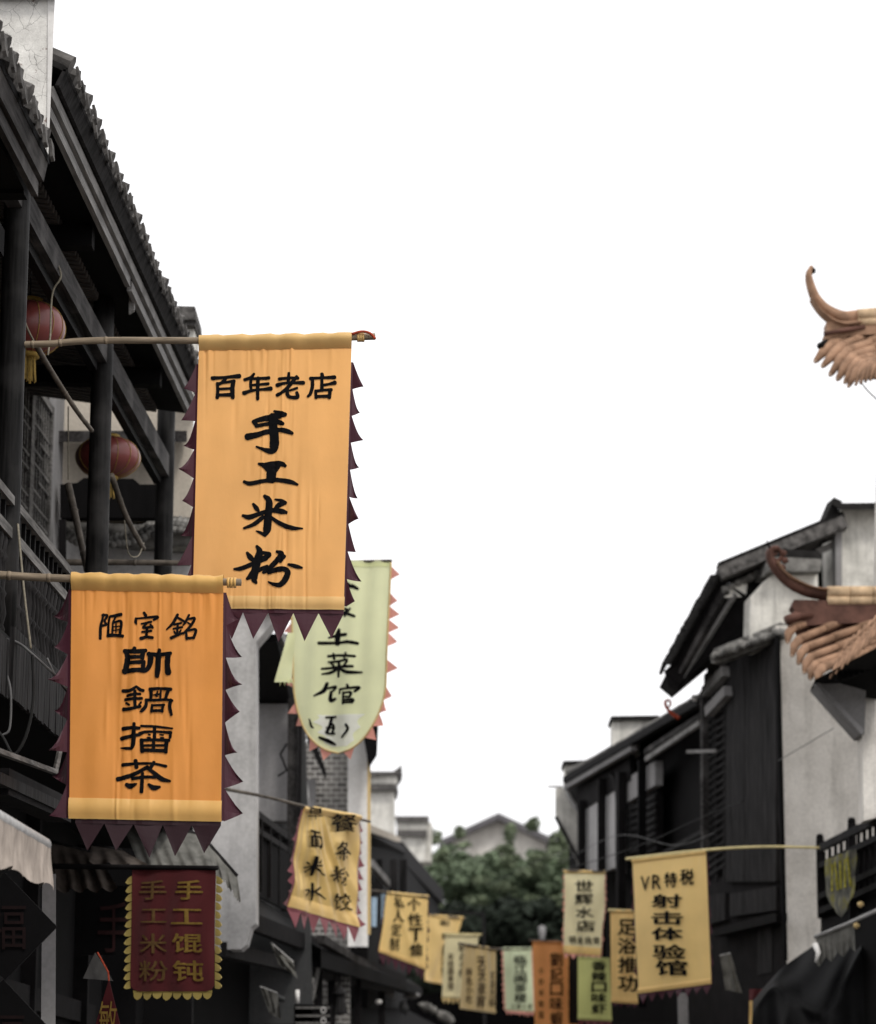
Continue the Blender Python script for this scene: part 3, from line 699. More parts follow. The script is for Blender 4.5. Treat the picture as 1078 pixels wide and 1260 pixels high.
def lantern(px, py, Y, rx, ry, label, tilt=0):
    k = Y / F; c = P(px, py, Y); root = thing('lantern', label, 'lantern', c - UP * ry * k, 'red lanterns on the balcony')
    a, h = rx * k, ry * k
    pr = [(a * math.sin(t) ** .85 if 0 < t < math.pi else 0.001, -h * math.cos(t)) for t in [math.pi * i / 24 for i in range(25)]]
    MB().lathe(c, pr, 40).build('body', M['lantern'], root, True)
    mb = MB()
    for i in range(14):
        an = 2 * math.pi * i / 14 + .2
        mb.tube([c + V(math.cos(an) * (r + .0015), math.sin(an) * (r + .0015), z) for r, z in pr[2:-2]], .0022, 5)
    mb.build('ribs', M['gilt'], root)
    MB().lathe(c, [(.001, h * .9), (a * .34, h * .9), (a * .36, h * 1.1), (a * .3, h * 1.14), (.001, h * 1.14)], 20).build('top_cap', M['gilt'], root, True)
    MB().lathe(c, [(.001, -h * 1.12), (a * .3, -h * 1.12), (a * .34, -h * .9), (.001, -h * .9)], 20).build('bottom_cap', M['gilt'], root, True)
    MB().tube([c + UP * h * 1.1, c + UP * (h * 1.1 + .5)], .004, 6).build('hanging_cord', M['cable_dk'], root)
    mb = MB(); q = random.Random(3)
    for i in range(26):
        an = q.uniform(0, 6.28); r = a * .2 * math.sqrt(q.random()); s_ = c + V(math.cos(an) * r, math.sin(an) * r, -h * 1.1)
        mb.tube([s_, s_ + V(math.cos(an) * .004, math.sin(an) * .004, -h * .45), s_ + V(math.cos(an) * .008, math.sin(an) * .008, -h * .9 + q.uniform(-.01, .01))], .0035, 4)
    mb.build('tassel', M['gilt'], root)
    return root
lantern(36, 404, 14.9, 46, 35, 'upper red lantern half hidden by the nearest balcony column')
lantern(133, 563, 17.7, 41, 26, 'lower red lantern behind the second balcony column')

# ---- neighbouring roof corner at the far left and the cracked firewall above it
nr = thing('eave_corner', 'tiled roof corner with plank fascia cutting into the top left edge', 'roof', A(11.5, -.2, 6.2))
N0 = .30; zt_ = hA(60, 186, N0).z; Yn1 = hA(61, 188, N0).y; Yn0 = 9.5
zn = (hA(2, 125, N0).z + hA(47, 232, N0).z) / 2
strip(N0 - .07, zn, N0 - .07, zn + .075, .03, M['wood_beam'], 'fascia_board', Yn0, Yn1 - .05, nr)
strip(N0 - .05, zn + .085, N0 - .03, zn + .20, .03, M['wood_beam'], 'fascia_board', Yn0, Yn1 - .02, nr)
mb = MB(); zz = zt_ - .02
mb.hexa([A(Yn0, N0, zz - .04), A(Yn1, N0, zz - .04), A(Yn1, N0, zz - .04) + SL * 3, A(Yn0, N0, zz - .04) + SL * 3], [A(Yn0, N0, zz), A(Yn1, N0, zz), A(Yn1, N0, zz) + SL * 3, A(Yn0, N0, zz) + SL * 3])
mb.hexa([A(Yn0, N0 - .1, zn + .02), A(Yn1, N0 - .1, zn + .02), A(Yn1, -2, zn + .02), A(Yn0, -2, zn + .02)], [A(Yn0, N0 - .1, zn + .06), A(Yn1, N0 - .1, zn + .06), A(Yn1, -2, zn + .06), A(Yn0, -2, zn + .06)])
mb.hexa([A(Yn1 - .1, N0 - .1, zn), A(Yn1, N0 - .1, zn), A(Yn1, -2, zn), A(Yn1 - .1, -2, zn)], [A(Yn1 - .1, N0 - .1, zz), A(Yn1, N0 - .1, zz), A(Yn1, -2, zz + .4), A(Yn1 - .1, -2, zz + .4)])
mb.build('roof_deck', M['black'], nr)
mb = MB(); q = random.Random(5); y = Yn0
while y < Yn1:
    c = A(y, N0 + .02 + q.uniform(-.01, .01), zz + .03); r = .05 * q.uniform(.9, 1.1)
    mb.tube([c + SL * t for t in (0, .2, .2, 3)], [r * 1.05, r * .92, r * 1.05, r], 9)
    d2 = c + DA * .095
    mb.prism([d2 + V(0, -.05, .015), d2 + V(0, .05, .015), d2 + V(.01, .035, -.07), d2 + V(.012, 0, -.085), d2 + V(.01, -.035, -.07)], V(.016, 0, .004))
    y += .19 * q.uniform(.95, 1.06)
mb.build('tile_rows', M['tile'], nr)
MB().bar(A(10.5, -.1, zn - .06), A(13.2, -.1, zn - .06), .2, .14).bar(A(10.5, -.25, zn - .2), A(13.35, -.25, zn - .2), .12, .16).build('eave_beam', M['black'], nr)
fw = thing('firewall', 'tall cracked plaster firewall rising into the top left corner', 'wall', P(20, 200, 12.9))
mb = MB(); top = -60
mb.hexa([P(-260, 200, 12.80), P(57.5, 200, 12.80), P(57.5, 200, 13.0), P(-260, 200, 13.0)], [P(-260, top, 12.80), P(59.5, top, 12.80), P(59.5, top, 13.0), P(-260, top, 13.0)])
mb.build('wall_face', M['plaster_old'], fw)
mb = MB()
mb.hexa([P(57.6, 192, 12.79), P(59.5, 192, 12.79), P(59.5, 192, 12.99), P(57.6, 192, 12.99)], [P(59.6, top, 12.79), P(70, top, 12.79), P(70, top, 12.99), P(59.6, top, 12.99)])
mb.build('wall_edge', M['plaster_edge'], fw)
mb = MB(); mb.hexa([P(-260, -6, 12.74), P(79, -6, 12.74), P(79, -6, 13.02), P(-260, -6, 13.02)], [P(-260, -34, 12.74), P(76, -34, 12.74), P(76, -34, 13.02), P(-260, -34, 13.02)])
mb.build('coping', M['tile_dark'], fw)

# ---- awning, dark diamond signs and other things in the shade of the shop front
aw = thing('awning', 'beige scalloped awning on a grey tube at the lower left edge', 'awning', hA(20, 1080, .6))
pa, pb = hA(-40, 985, .62), hA(55, 1040, .62)
MB().tube([pa, pb - (pb - pa).normalized() * .01, pb], [.03, .03, .02], 14).build('front_tube', M['steel'], aw, True)
mb = MB(); rows = []
for j in range(9):
    row = []
    for i in range(61):
        t = i / 60; c = lerp(pa, pb, t); hgt = .155 + .018 * abs(math.sin(t * 20)) * (1) + .012 * math.sin(t * 57)
        row.append(c + V(.026 + .018 * math.sin(t * 44 + j * .25) * j / 8, 0, -.01 - hgt * j / 8))
    rows.append(row)
mb.grid(rows).build('valance', M['awning'], aw, True)
mb = MB(); rows = []
for j in range(6): rows.append([lerp(pa, pb, i / 20) + V(-.6, 0, .28) * (j / 5) + UP * (.03) for i in range(21)])
mb.grid(rows).build('canopy', M['awning'], aw, True)
pole([(-10, 1215), (-10, 1000)], [11.7, 11.7], .02, M['blackish'], 'dark post at the very left edge under the beige awning', cat='post', nodes=0, name='post')
for k, (cx, cy, rx, ry, lab) in enumerate(((6, 1140, 64, 66, 'upper black diamond sign at the left edge'), (4, 1275, 66, 70, 'lower black diamond sign cut off by the bottom left corner'))):
    d = thing('diamond_sign', lab, 'sign', P(cx, cy + ry, 12.3), 'black diamond signs')
    mb = MB(); mb.prism([P(cx - rx, cy, 12.3), P(cx, cy - ry, 12.3), P(cx + rx, cy, 12.3), P(cx, cy + ry, 12.3)], V(0, .025, 0)); mb.build('board', M['black'], d)
    mb = MB(); vs, fs = glyph('福', .02); mb.add([P(lerp(cx - 26, cx + 26, a), lerp(cy - 28, cy + 28, b), 12.29) for a, b in vs], fs); mb.keep = True
    mb.build('lettering', simple('faded red lettering', (0.009, 0.004, 0.004), .8, .3, 10, 0), d)
def drape(pts, Y, mat, label, folds=6, amp=.02, name='awning', cat='awning', depth=.4, frayed=False):
    "hanging cloth between a top edge (two points) and a bottom edge (two points)"
    tl, tr, bl, br = pts; root = thing(name, label, cat, P(*bl, Y)); q = random.Random(int(tl[0] * 7 + tl[1])); rows = []
    for j in range(9):
        v = j / 8; row = []
        for i in range(41):
            u = i / 40; p = lerp(lerp(P(*tl, Y + depth), P(*tr, Y + depth), u), lerp(P(*bl, Y), P(*br, Y), u), v)
            p = p + V(0, -amp * math.sin(u * 6.28 * folds + v) * v, 0)
            if j == 8: p = p + UP * (q.uniform(-.03, .01) if frayed else -.025 * abs(math.sin(u * math.pi * folds)))
            row.append(p)
        rows.append(row)
    MB().grid(rows).build('fabric', mat, root, True)
    MB().tube([P(*tl, Y + depth), P(*tr, Y + depth)], .012, 8).build('rod', M['charcoal'], root, True)
    return root
drape([(146, 1004), (252, 1028), (172, 1066), (276, 1080)], 18.6, M['awning_grey'], 'frayed grey awning behind the fringe of the deep orange banner', 7, .02, frayed=True)
drape([(250, 1030), (292, 1078), (262, 1062), (297, 1112)], 18.4, M['awning_grey'], 'frayed grey awning flap hanging right of the red banner', 3, .02, frayed=True, depth=.1)
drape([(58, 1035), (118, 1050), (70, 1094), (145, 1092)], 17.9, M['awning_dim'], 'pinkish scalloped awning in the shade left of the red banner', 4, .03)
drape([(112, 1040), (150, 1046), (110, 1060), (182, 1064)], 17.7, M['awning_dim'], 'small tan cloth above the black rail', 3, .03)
pend = thing('pendant', 'red diamond pendant with a triangular paper cap, left of the red banner', 'pendant', P(132, 1262, 15.5))
mb = MB(); mb.prism([P(102, 1204, 15.6), P(117, 1172, 15.6), P(139, 1207, 15.6)], V(0, .01, 0)); mb.build('paper_cap', M['grey_text'], pend)
mb = MB(); mb.prism([P(134, 1205, 15.5), P(148, 1262, 15.5), P(133, 1300, 15.5), P(117, 1262, 15.5)], V(0, .012, 0)); mb.build('red_diamond', simple('dark red paper', (0.06, 0.010, 0.012), .8, .3, 12, .1), pend)
mb = MB(); vs, fs = glyph('敏', .01); mb.add([P(lerp(122, 144, a), lerp(1232, 1275, b), 15.49) for a, b in vs], fs); mb.keep = True; mb.build('lettering', M['ochre_text'], pend)
MB().tube([P(120, 1172, 15.55), P(133, 1196, 15.5), P(134, 1207, 15.5)], .005, 5).build('string', M['redwrap'], pend)
sg = thing('sign_board', 'dark sign board with one faded red character behind the red banner', 'sign', P(135, 1170, 18.5))
MB().prism([P(100, 1090, 18.6), P(165, 1090, 18.6), P(165, 1175, 18.6), P(100, 1175, 18.6)], V(0, .03, 0)).build('board', M['black'], sg)
mb = MB(); vs, fs = glyph('手', .012); mb.add([P(lerp(120, 160, a), lerp(1110, 1172, b), 18.58) for a, b in vs], fs); mb.keep = True; mb.build('lettering', simple('faded red paint', (0.022, 0.008, 0.008), .8, .3, 10, 0), sg)

# ================================================================== LEFT: beyond the timber house
# ---- white gable house
wh = thing('white_house', 'white plastered gable wall with brackets at its foot, behind the tall banner', 'house', P(280, 1150, 23.2))
mb = MB(); wallpx([(190, 690), (345, 755), (315, 790), (315, 1136), (309, 1141), (303, 1162), (296, 1168), (272, 1168), (20, 1168), (20, 690)], 23.0, .35, mb)
mb.build('gable', M['plaster_white'], wh)
MB().hexa([P(225, 690, 22.9), P(345, 750, 22.9), P(345, 757, 22.9), P(225, 699, 22.9)], [P(225, 690, 23.5), P(345, 750, 23.5), P(345, 757, 23.5), P(225, 699, 23.5)]).build('coping', M['tile_lichen'], wh)
# its recessed upper gallery, behind the gable
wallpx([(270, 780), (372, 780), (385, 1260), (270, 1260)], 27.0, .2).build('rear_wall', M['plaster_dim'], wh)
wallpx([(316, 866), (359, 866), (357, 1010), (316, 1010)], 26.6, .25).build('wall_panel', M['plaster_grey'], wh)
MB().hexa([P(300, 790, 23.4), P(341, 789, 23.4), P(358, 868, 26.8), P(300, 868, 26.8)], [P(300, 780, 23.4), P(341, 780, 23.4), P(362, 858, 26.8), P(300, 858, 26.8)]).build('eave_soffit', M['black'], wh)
MB().bar(P(342, 775, 23.4), P(366, 832, 26.5), .05, .09).build('eave_board', M['wood_grey'], wh)
MB().bar(P(361, 860, 26.4), P(359, 1060, 26.4), .1, .08, up=V(0, 1, 0)).build('gallery_post', M['wood_beam'], wh)
MB().bar(P(370, 870, 26.3), P(368, 1010, 26.3), .035, .035, up=V(0, 1, 0)).build('drain_pipe', M['blackish'], wh)
mb = MB()
MB().bar(P(312, 1000, 23.4), P(356, 1033, 26.4), .06, .06).build('gallery_rail', M['charcoal'], wh)
MB().bar(P(312, 1020, 23.4), P(356, 1048, 26.4), .05, .05).build('gallery_rail', M['charcoal'], wh)
for x in (318, 329, 340, 351): t = (x - 312) / 44; MB().bar(P(x, lerp(996, 1029, t), lerp(23.4, 26.4, t)), P(x, lerp(1092, 1125, t), lerp(23.4, 26.4, t)), .07, .07, up=V(0, 1, 0)).build('gallery_post', M['blackish'], wh)
MB().hexa([P(312, 1024, 23.6), P(370, 1058, 27), P(370, 1128, 27), P(312, 1100, 23.6)], [P(308, 1024, 23.6), P(366, 1058, 27), P(366, 1128, 27), P(308, 1100, 23.6)]).build('gallery_panel', M['black'], wh)
MB().hexa([P(307, 1098, 23.5), P(400, 1160, 30), P(400, 1186, 30), P(307, 1125, 23.5)], [P(300, 1098, 23.5), P(393, 1160, 30), P(393, 1186, 30), P(300, 1125, 23.5)]).build('gallery_edge', M['plaster_dim'], wh)
MB().tube([P(353, 915, 26.3), P(345, 928, 26.3), P(353, 948, 26.3), P(342, 955, 26.3)], .012, 6).build('bracket', M['blackish'], wh)

# ---- brick house with a white pilaster
bh = thing('brick_house', 'grey brick wall with a white pilaster behind the gold satin banner', 'house', P(415, 1120, 31))
wallpx([(374, 915), (430, 880), (430, 1260), (374, 1260)], 30.5, .3).build('brick_wall', M['brick'], bh)
MB().hexa([P(428, 870, 30.2), P(453, 862, 30.2), P(453, 1165, 30.2), P(428, 1165, 30.2)], [P(428, 870, 30.7), P(453, 862, 30.7), P(453, 1165, 30.7), P(428, 1165, 30.7)]).build('pilaster', M['plaster_edge'], bh)
MB().bar(P(454, 900, 30.0), P(454, 1150, 30.0), .035, .035, up=V(0, 1, 0)).build('corner_pipe', M['gold_dim'], bh)
mb = MB(); wallpx([(372, 880), (376, 905), (398, 952), (400, 945), (380, 890), (378, 860)], 29.6, .5, mb); mb.build('verge_board', M['blackish'], bh)
wallpx([(376, 960), (388, 958), (388, 1010), (376, 1010)], 30.2, .2).build('pale_pier', M['plaster_grey'], bh)
MB().hexa([P(440, 868, 29.8), P(467, 862, 29.8), P(464, 930, 29.8), P(454, 945, 29.8)], [P(440, 868, 32), P(467, 862, 32), P(464, 930, 32), P(454, 945, 32)]).build('eave', M['black'], bh)
MB().tube([P(376, 895, 29.3), P(372, 940, 29.3), P(378, 975, 29.3), P(380, 1000, 29.3)], .02, 8).build('drain_pipe', M['steel'], bh, True)

# ---- stepped firewall tops far behind
def wall_top(x0, x1, y0, y1, Y, label, step=None, horn=True, mat='plaster_stained'):
    r = thing('firewall', label, 'wall', P((x0 + x1) / 2, y1, Y))
    wallpx([(x0 + 3, y0 + 24), (x1 - 5, y0 + 24), (x1 - 5, y1), (x0 + 3, y1)], Y, 1.2).build('wall_face', M[mat], r)
    wallpx([(x0 + 1, y0 + 8), (x1 - 2, y0 + 8), (x1 - 2, y0 + 18), (x0 + 1, y0 + 18)], Y - .1, 1.3).build('frieze', M[mat], r)
    mb = MB(); wallpx([(x0 + 1, y0 + 17), (x1 - 1, y0 + 17), (x1 - 3, y0 + 25), (x0 + 1, y0 + 25)], Y - .15, 1.4, mb)
    if horn: wallpx([(x0 - 2, y0 + 2), (x1 - 6, y0 + 2), (x1 + 1, y0 - 3), (x1 + 4, y0 - 7), (x1 + 3, y0), (x1 - 1, y0 + 6), (x0 - 2, y0 + 9)], Y - .2, 1.5, mb)
    else: wallpx([(x0 - 1, y0), (x1 + 1, y0), (x1 - 1, y0 + 7), (x0, y0 + 7)], Y - .2, 1.5, mb)
    mb.build('coping', M['tile'], r)
    return r
wall_top(440, 490, 947, 1060, 48, 'stained firewall top with an upturned horn, left of the tree')
wall_top(487, 527, 1004, 1060, 62, 'small stepped firewall top just left of the tree crown', horn=False)
MB().prism([P(524, 1010, 62.5), P(532, 1013, 62.5), P(531, 1060, 62.5), P(522, 1060, 62.5)], V(0, 1, 0)).build('step', M['plaster_stained'], bpy.data.objects['firewall.002'])

# ---- dark timber upper storey further down on the left
dh = thing('timber_house', 'black timber upper storey with a pale eave edge left of the tree', 'house', P(500, 1180, 42))
MB().hexa([P(453, 1040, 34), P(500, 1050, 44), P(500, 1240, 44), P(453, 1240, 34)], [P(430, 1040, 34), P(480, 1050, 44), P(480, 1240, 44), P(430, 1240, 34)]).build('upper_wall', M['black'], dh)
MB().hexa([P(500, 1066, 44), P(540, 1112, 60), P(540, 1190, 60), P(500, 1172, 44)], [P(480, 1066, 44), P(520, 1112, 60), P(520, 1190, 60), P(480, 1172, 44)]).build('upper_wall', M['black'], dh)
MB().hexa([P(453, 1016, 33), P(491, 1031, 43), P(500, 1050, 43), P(453, 1026, 33)], [P(430, 1020, 34), P(470, 1035, 44), P(470, 1060, 44), P(430, 1050, 34)]).build('eave', M['blackish'], dh)
MB().bar(P(453, 1019, 32.9), P(491, 1034, 42.9), .05, .09).build('eave_edge', M['plaster_beige'], dh)
MB().bar(P(488, 1048, 43), P(540, 1104, 60), .2, .3).build('eave', M['blackish'], dh)
MB().bar(P(456, 1062, 33.5), P(478, 1088, 36), .06, .09).build('brace', M['wood_grey'], dh)
for x in (466, 484, 496): MB().bar(P(x, 1058, 36), P(x, 1100, 36), .1, .1, up=V(0, 1, 0)).build('post', M['charcoal'], dh)
wallpx([(457, 1104), (464, 1104), (463, 1140), (457, 1140)], 34.0, .1).build('window', M['blue_pale'], dh)
wallpx([(469, 1100), (476, 1100), (474, 1132), (469, 1136)], 36.6, .1).build('window', M['blue_pale'], dh)
# ---- the row of shops under them
rw = thing('shop_row', 'row of dark shop fronts under a long beam at lower left', 'building', P(380, 1260, 30) - UP * 1.0)
def LL(Y, off, z): return V(-1.54 + .074 * (Y - 24) + off, Y, z)
MB().hexa([LL(21, -.5, 0), LL(60, -.5, 0), LL(60, -.5, 3.6), LL(21, -.5, 3.6)], [LL(21, -.8, 0), LL(60, -.8, 0), LL(60, -.8, 3.6), LL(21, -.8, 3.6)]).build('front_wall', M['black'], rw)
MB().bar(P(272, 1168, 23), P(480, 1217, 36), .1, .12).build('long_beam', M['charcoal'], rw)
MB().hexa([P(300, 1118, 23.2), P(500, 1200, 37), P(500, 1215, 37), P(300, 1140, 23.2)], [P(290, 1118, 23.6), P(490, 1200, 37.5), P(490, 1215, 37.5), P(290, 1140, 23.6)]).build('fascia', M['blackish'], rw)
MB().bar(P(395, 1156, 27), P(480, 1208, 36), .08, .08).build('eave_rail', M['wood_beam'], rw)
MB().hexa([P(395, 1168, 27), P(520, 1216, 40), P(520, 1225, 40), P(395, 1190, 27)], [P(380, 1158, 27.5), P(505, 1206, 41), P(505, 1225, 41), P(380, 1190, 27.5)]).build('lower_roof', M['black'], rw)
for x, Y in ((392, 28), (408, 30), (440, 32), (470, 35)): MB().bar(P(x, 1180, Y), P(x, 1300, Y), .08, .08, up=V(0, 1, 0)).build('post', M['blackish'], rw)
MB().bar(P(394, 1182, 27.2), P(382, 1238, 27.2), .03, .04).build('brace', M['wood_rail'], rw)
def flag(pts, Y, mat, label, name='flag', cat='flag'):
    r = thing(name, label, cat, P(*pts[2], Y)); s = Sheet(*pts, Y, Y, .02, int(pts[0][0]), .2, 3); mb = MB(); s.cloth(mb, 14, 14)
    mb.build('cloth', mat, r, True); MB().tube([P(*pts[0], Y) - V(0, -.01, 0), P(*pts[1], Y) - V(0, -.01, 0)], .01, 6).build('rod', M['steel'], r); return r
flag([(333, 1160), (361, 1184), (343, 1186), (366, 1204)], 25.0, M['awning_grey'], 'grey slanting shop awning under the gold satin banner')
flag([(320, 1214), (341, 1222), (332, 1248), (346, 1254)], 24.6, M['awning_grey'], 'lower grey slanting awning near the bottom left edge')
flag([(378, 1211), (391, 1214), (382, 1234), (395, 1236)], 28, M['awning_grey'], 'small grey cloth right of the lower grey awning')
lp = thing('street_lantern', 'small dark hexagonal lamp under the left shop eave', 'lamp', P(418, 1250, 29))
MB().lathe(P(418, 1235, 29), [(.001, .2), (.09, .1), (.05, .09), (.085, -.1), (.001, -.12)], 6).build('shade', M['charcoal'], lp)
MB().tube([P(418, 1215, 29), P(418, 1180, 29)], .012, 6).build('rod', M['blackish'], lp)
sb = thing('menu_board', 'dark board with two pale rings at the bottom under the left shops', 'sign', P(385, 1290, 27))
wallpx([(362, 1236), (408, 1236), (408, 1290), (362, 1290)], 27.0, .05).build('board', M['blackish'], sb)
mb = MB()
for yy in (1243, 1256):
    for x in (398,): 
        c = P(x, yy, 26.97); mb.tube([c + V(.022 * math.cos(t), 0, .026 * math.sin(t)) for t in [6.3 * i / 14 for i in range(15)]], .005, 5)
mb.build('rings', M['plaster_edge'], sb)
mb = MB(); [mb.bar(P(364, y, 26.98), P(406, y, 26.98), .01, .02) for y in (1240, 1250, 1259)]; mb.build('trim', M['wood_rail'], sb)
for i, (x, y, wd, ht, Y, m_, lab) in enumerate(((366, 1226, 5, 16, 26, 'plaster_edge', 'narrow white paper strip beside the dark menu board'), (466, 1233, 8, 6, 34, 'plaster_edge', 'white round lamp glimmering under the left eaves'),
        (486, 1212, 26, 7, 37, 'plaster_grey', 'pale bundle of cloth on the left eave'), (506, 1225, 22, 7, 39, 'plaster_grey', 'second pale bundle of cloth further along the left eave'))):
    r = MB(); c = P(x, y, Y); k = Y / F
    pr = [(.5 * wd * k * math.sin(t) + .001, .5 * ht * k * -math.cos(t)) for t in [math.pi * j / 8 for j in range(9)]]
    if i == 0: r.prism([P(x - wd / 2, y - ht / 2, Y), P(x + wd / 2, y - ht / 2, Y), P(x + wd / 2, y + ht / 2, Y), P(x - wd / 2, y + ht / 2, Y)], V(0, .01, 0))
    else: r.lathe(c, pr, 12); [setattr(p, 'z', p.z + rnd.uniform(-.02, .02)) for p in r.v if i > 1]
    r.build('paper_strip' if i == 0 else 'round_lamp' if i == 1 else 'cloth_bundle', M[m_], None, True, lab, ('paper', 'lamp', 'bundle', 'bundle')[i])

# ---- cloths and plastic sheets bundled along the left eaves
for i, (x, y, wd, ht, Y, m_, lab) in enumerate(((476, 1219, 20, 9, 36.2, 'plaster_grey', 'crumpled pale sheet hanging at the near end of the left eave'), (497, 1238, 12, 14, 37.6, 'plaster_dim', 'grey rag dangling under the two pale bundles'),
        (527, 1236, 26, 12, 40.5, 'tile_lichen', 'mossy heap of cloth on the far left eave'), (548, 1248, 24, 14, 42, 'tile_lichen', 'lowest mossy heap near the tan gold banner'), (345, 1226, 12, 9, 26, 'plaster_dim', 'grey rolled cloth between the two slanting awnings'))):
    c = P(x, y, Y); k = Y / F; q = random.Random(i + 40); mb = MB(); rows = []
    for a in range(13):
        t = a / 12; rows.append([c + V(wd * k * (t - .5), .05 * math.sin(b * .785), (1 - (2 * t - 1) ** 4) * ht * k * .5 * math.cos(b * .785) * q.uniform(.6, 1.3)) - UP * (t * wd * k * .35) for b in range(9)])
    mb.grid(rows).build('cloth_bundle', M[m_], None, True, lab, 'bundle')

# ================================================================== FAR END: gable house and the tree
fh = thing('gable_house', 'far house with a low grey gable roof above the tree', 'house', P(615, 1120, 110))
wallpx([(555, 1027), (614, 1008), (672, 1030), (672, 1300), (555, 1300)], 110, 6).build('gable_wall', M['plaster_right'], fh)
mb = MB()
for (a, b) in (((540, 1034), (613.5, 1000)), ((613.5, 1000), (700, 1040))):
    a0 = P(*a, 109.3); b0 = P(*b, 109.3); dz = UP * -.26
    mb.hexa([a0, b0, b0 + dz, a0 + dz], [a0 + V(0, 7, 0), b0 + V(0, 7, 0), b0 + dz + V(0, 7, 0), a0 + dz + V(0, 7, 0)])
mb.build('roof', simple('slate roof', (.11, .105, .11), .8, .3, 2), fh)
wh2 = thing('pale_house', 'pale house wall glimpsed right of the tree', 'house', P(698, 1100, 105))
wallpx([(680, 1050), (730, 1050), (730, 1300), (680, 1300)], 105, 4).build('wall', M['plaster_white'], wh2)
MB().prism([P(676, 1046, 104.5), P(735, 1046, 104.5), P(735, 1050, 104.5), P(676, 1050, 104.5)], V(0, 5, 0)).build('roof', M['tile'], wh2)

tree = thing('broadleaf_tree', 'broad dark green tree closing the far end of the street', 'tree', V(P(600, 1200, 82).x, 82, 0))
tb = ORG[tree]
mb = MB(); mb.tube([tb, tb + V(.1, 0, 1.5), tb + V(-.05, 0, 3)], [.28, .22, .17], 10)
tips = []
q = random.Random(77)
for k in range(9):
    a = k / 9 * 6.28; e = tb + V(math.cos(a) * q.uniform(1, 2.6), math.sin(a) * 1.6, q.uniform(4.2, 7.2))
    mb.tube(spline([tuple(tb + V(0, 0, 2.4 + .08 * k)), tuple(lerp(tb + V(0, 0, 3), e, .5) + V(0, 0, .4)), tuple(e)], 5), [.12 - .010 * i for i in range(11)], 7); tips.append(e)
mb.build('trunk', M['bark'], tree, True)
def leafmass(clumps, seed, size, dens):
    q = random.Random(seed); mb = MB()
    for (px, py, Y, rx, ry, rz) in clumps:
        c = P(px, py, Y); k = Y / F; n = int(dens * rx * ry)
        for i in range(n):
            while True:
                d = V(q.uniform(-1, 1), q.uniform(-1, 1), q.uniform(-1, 1)); L = d.length
                if .05 < L < 1: break
            d *= L ** -.15
            p = c + V(d.x * rx * k, d.y * rz, d.z * ry * k)
            s_ = size * q.uniform(.6, 1.4); ax = V(q.gauss(0, 1), q.gauss(0, 1), q.gauss(0, .6)).normalized(); bx = ax.cross(V(q.gauss(0, 1), q.gauss(0, 1), q.gauss(0, 1))).normalized()
            mb.poly([p - ax * s_, p + bx * s_ * .45 - ax * s_ * .1, p + ax * s_, p - bx * s_ * .45 + ax * .1 * s_])
    return mb
q = random.Random(31)
def crown_top(x): return 1026 + 26 * abs((x - 610) / 95) ** 1.6
cl = []
for i in range(210):
    x = q.uniform(490, 716); t = crown_top(x) + q.uniform(6, 18) + (22 if 570 < x < 658 else 0)
    y = lerp(t, 1165, q.random() ** 1.5); cl.append((x, y, q.uniform(79, 86), q.uniform(8, 17), q.uniform(5, 11), q.uniform(.3, .7)))
cl += [(q.uniform(500, 706), q.uniform(1078, 1120), 80, 40, 22, 1.2) for i in range(10)]
mb = leafmass(cl, 5, .10, 1.25); mb.keep = True; mb.build('crown', M['leaf'], tree)
hi = [(q.uniform(512, 705), 0, q.uniform(77.5, 80), q.uniform(6, 13), q.uniform(3, 6), .35) for i in range(34)]
hi = [(x, crown_top(x) + q.uniform(0, 75) + (8 if 560 < x < 670 else 0), Y, a, b, c) for (x, _, Y, a, b, c) in hi]
hi += [(566, 1024, 80, 7, 8, .4), (656, 1014, 80, 9, 9, .4), (628, 1026, 80, 7, 12, .4), (530, 1030, 79, 14, 10, .4), (690, 1034, 80, 14, 12, .4), (702, 1050, 80, 12, 14, .4)]
mb = leafmass(hi, 6, .10, 1.7); mb.keep = True; mb.build('sprigs', M['leaf2'], tree)
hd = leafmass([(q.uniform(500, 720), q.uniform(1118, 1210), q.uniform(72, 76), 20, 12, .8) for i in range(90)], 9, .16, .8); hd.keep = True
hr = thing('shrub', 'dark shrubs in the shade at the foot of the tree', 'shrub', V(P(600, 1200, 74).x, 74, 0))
hd.build('foliage', M['leaf_shade'], hr); MB().tube([ORG[hr], ORG[hr] + UP * 3], .1, 6).build('stem', M['bark'], hr)
gh = thing('shade_block', 'low black block standing in for the shade under the tree', 'building', V(2, 77, 0))
MB().hexa([V(-4, 77, 0), V(8, 77, 0), V(8, 79, 0), V(-4, 79, 0)], [V(-4, 77, zat(1150, 77)), V(8, 77, zat(1150, 77)), V(8, 79, zat(1150, 77)), V(-4, 79, zat(1150, 77))]).build('wall', M['black'], gh)  # added black block, painted shade below the crown
MB().bar(P(535, 1122, 60), P(596, 1124, 60), .05, .05).bar(P(545, 1122, 60), P(545, 1160, 60), .04, .04, up=V(0, 1, 0)).bar(P(595, 1123, 60), P(597, 1290, 60), .06, .06, up=V(0, 1, 0)).build('post', M['charcoal'], None, label='thin grey horizontal arm on a post in front of the tree', cat='post')
for (x, y, Y, lab) in ((667, 1150, 60, 'pale grey post cap right of the dark shrubs'),):
    MB().lathe(P(x, y, Y), [(.001, .2), (.08, .16), (.07, 0), (.04, -.1), (.05, -.3), (.06, -.8), (.06, -3.0), (.001, -3.0)], 12).build('lamp_post', M['plaster_grey'], None, True, lab, 'post')

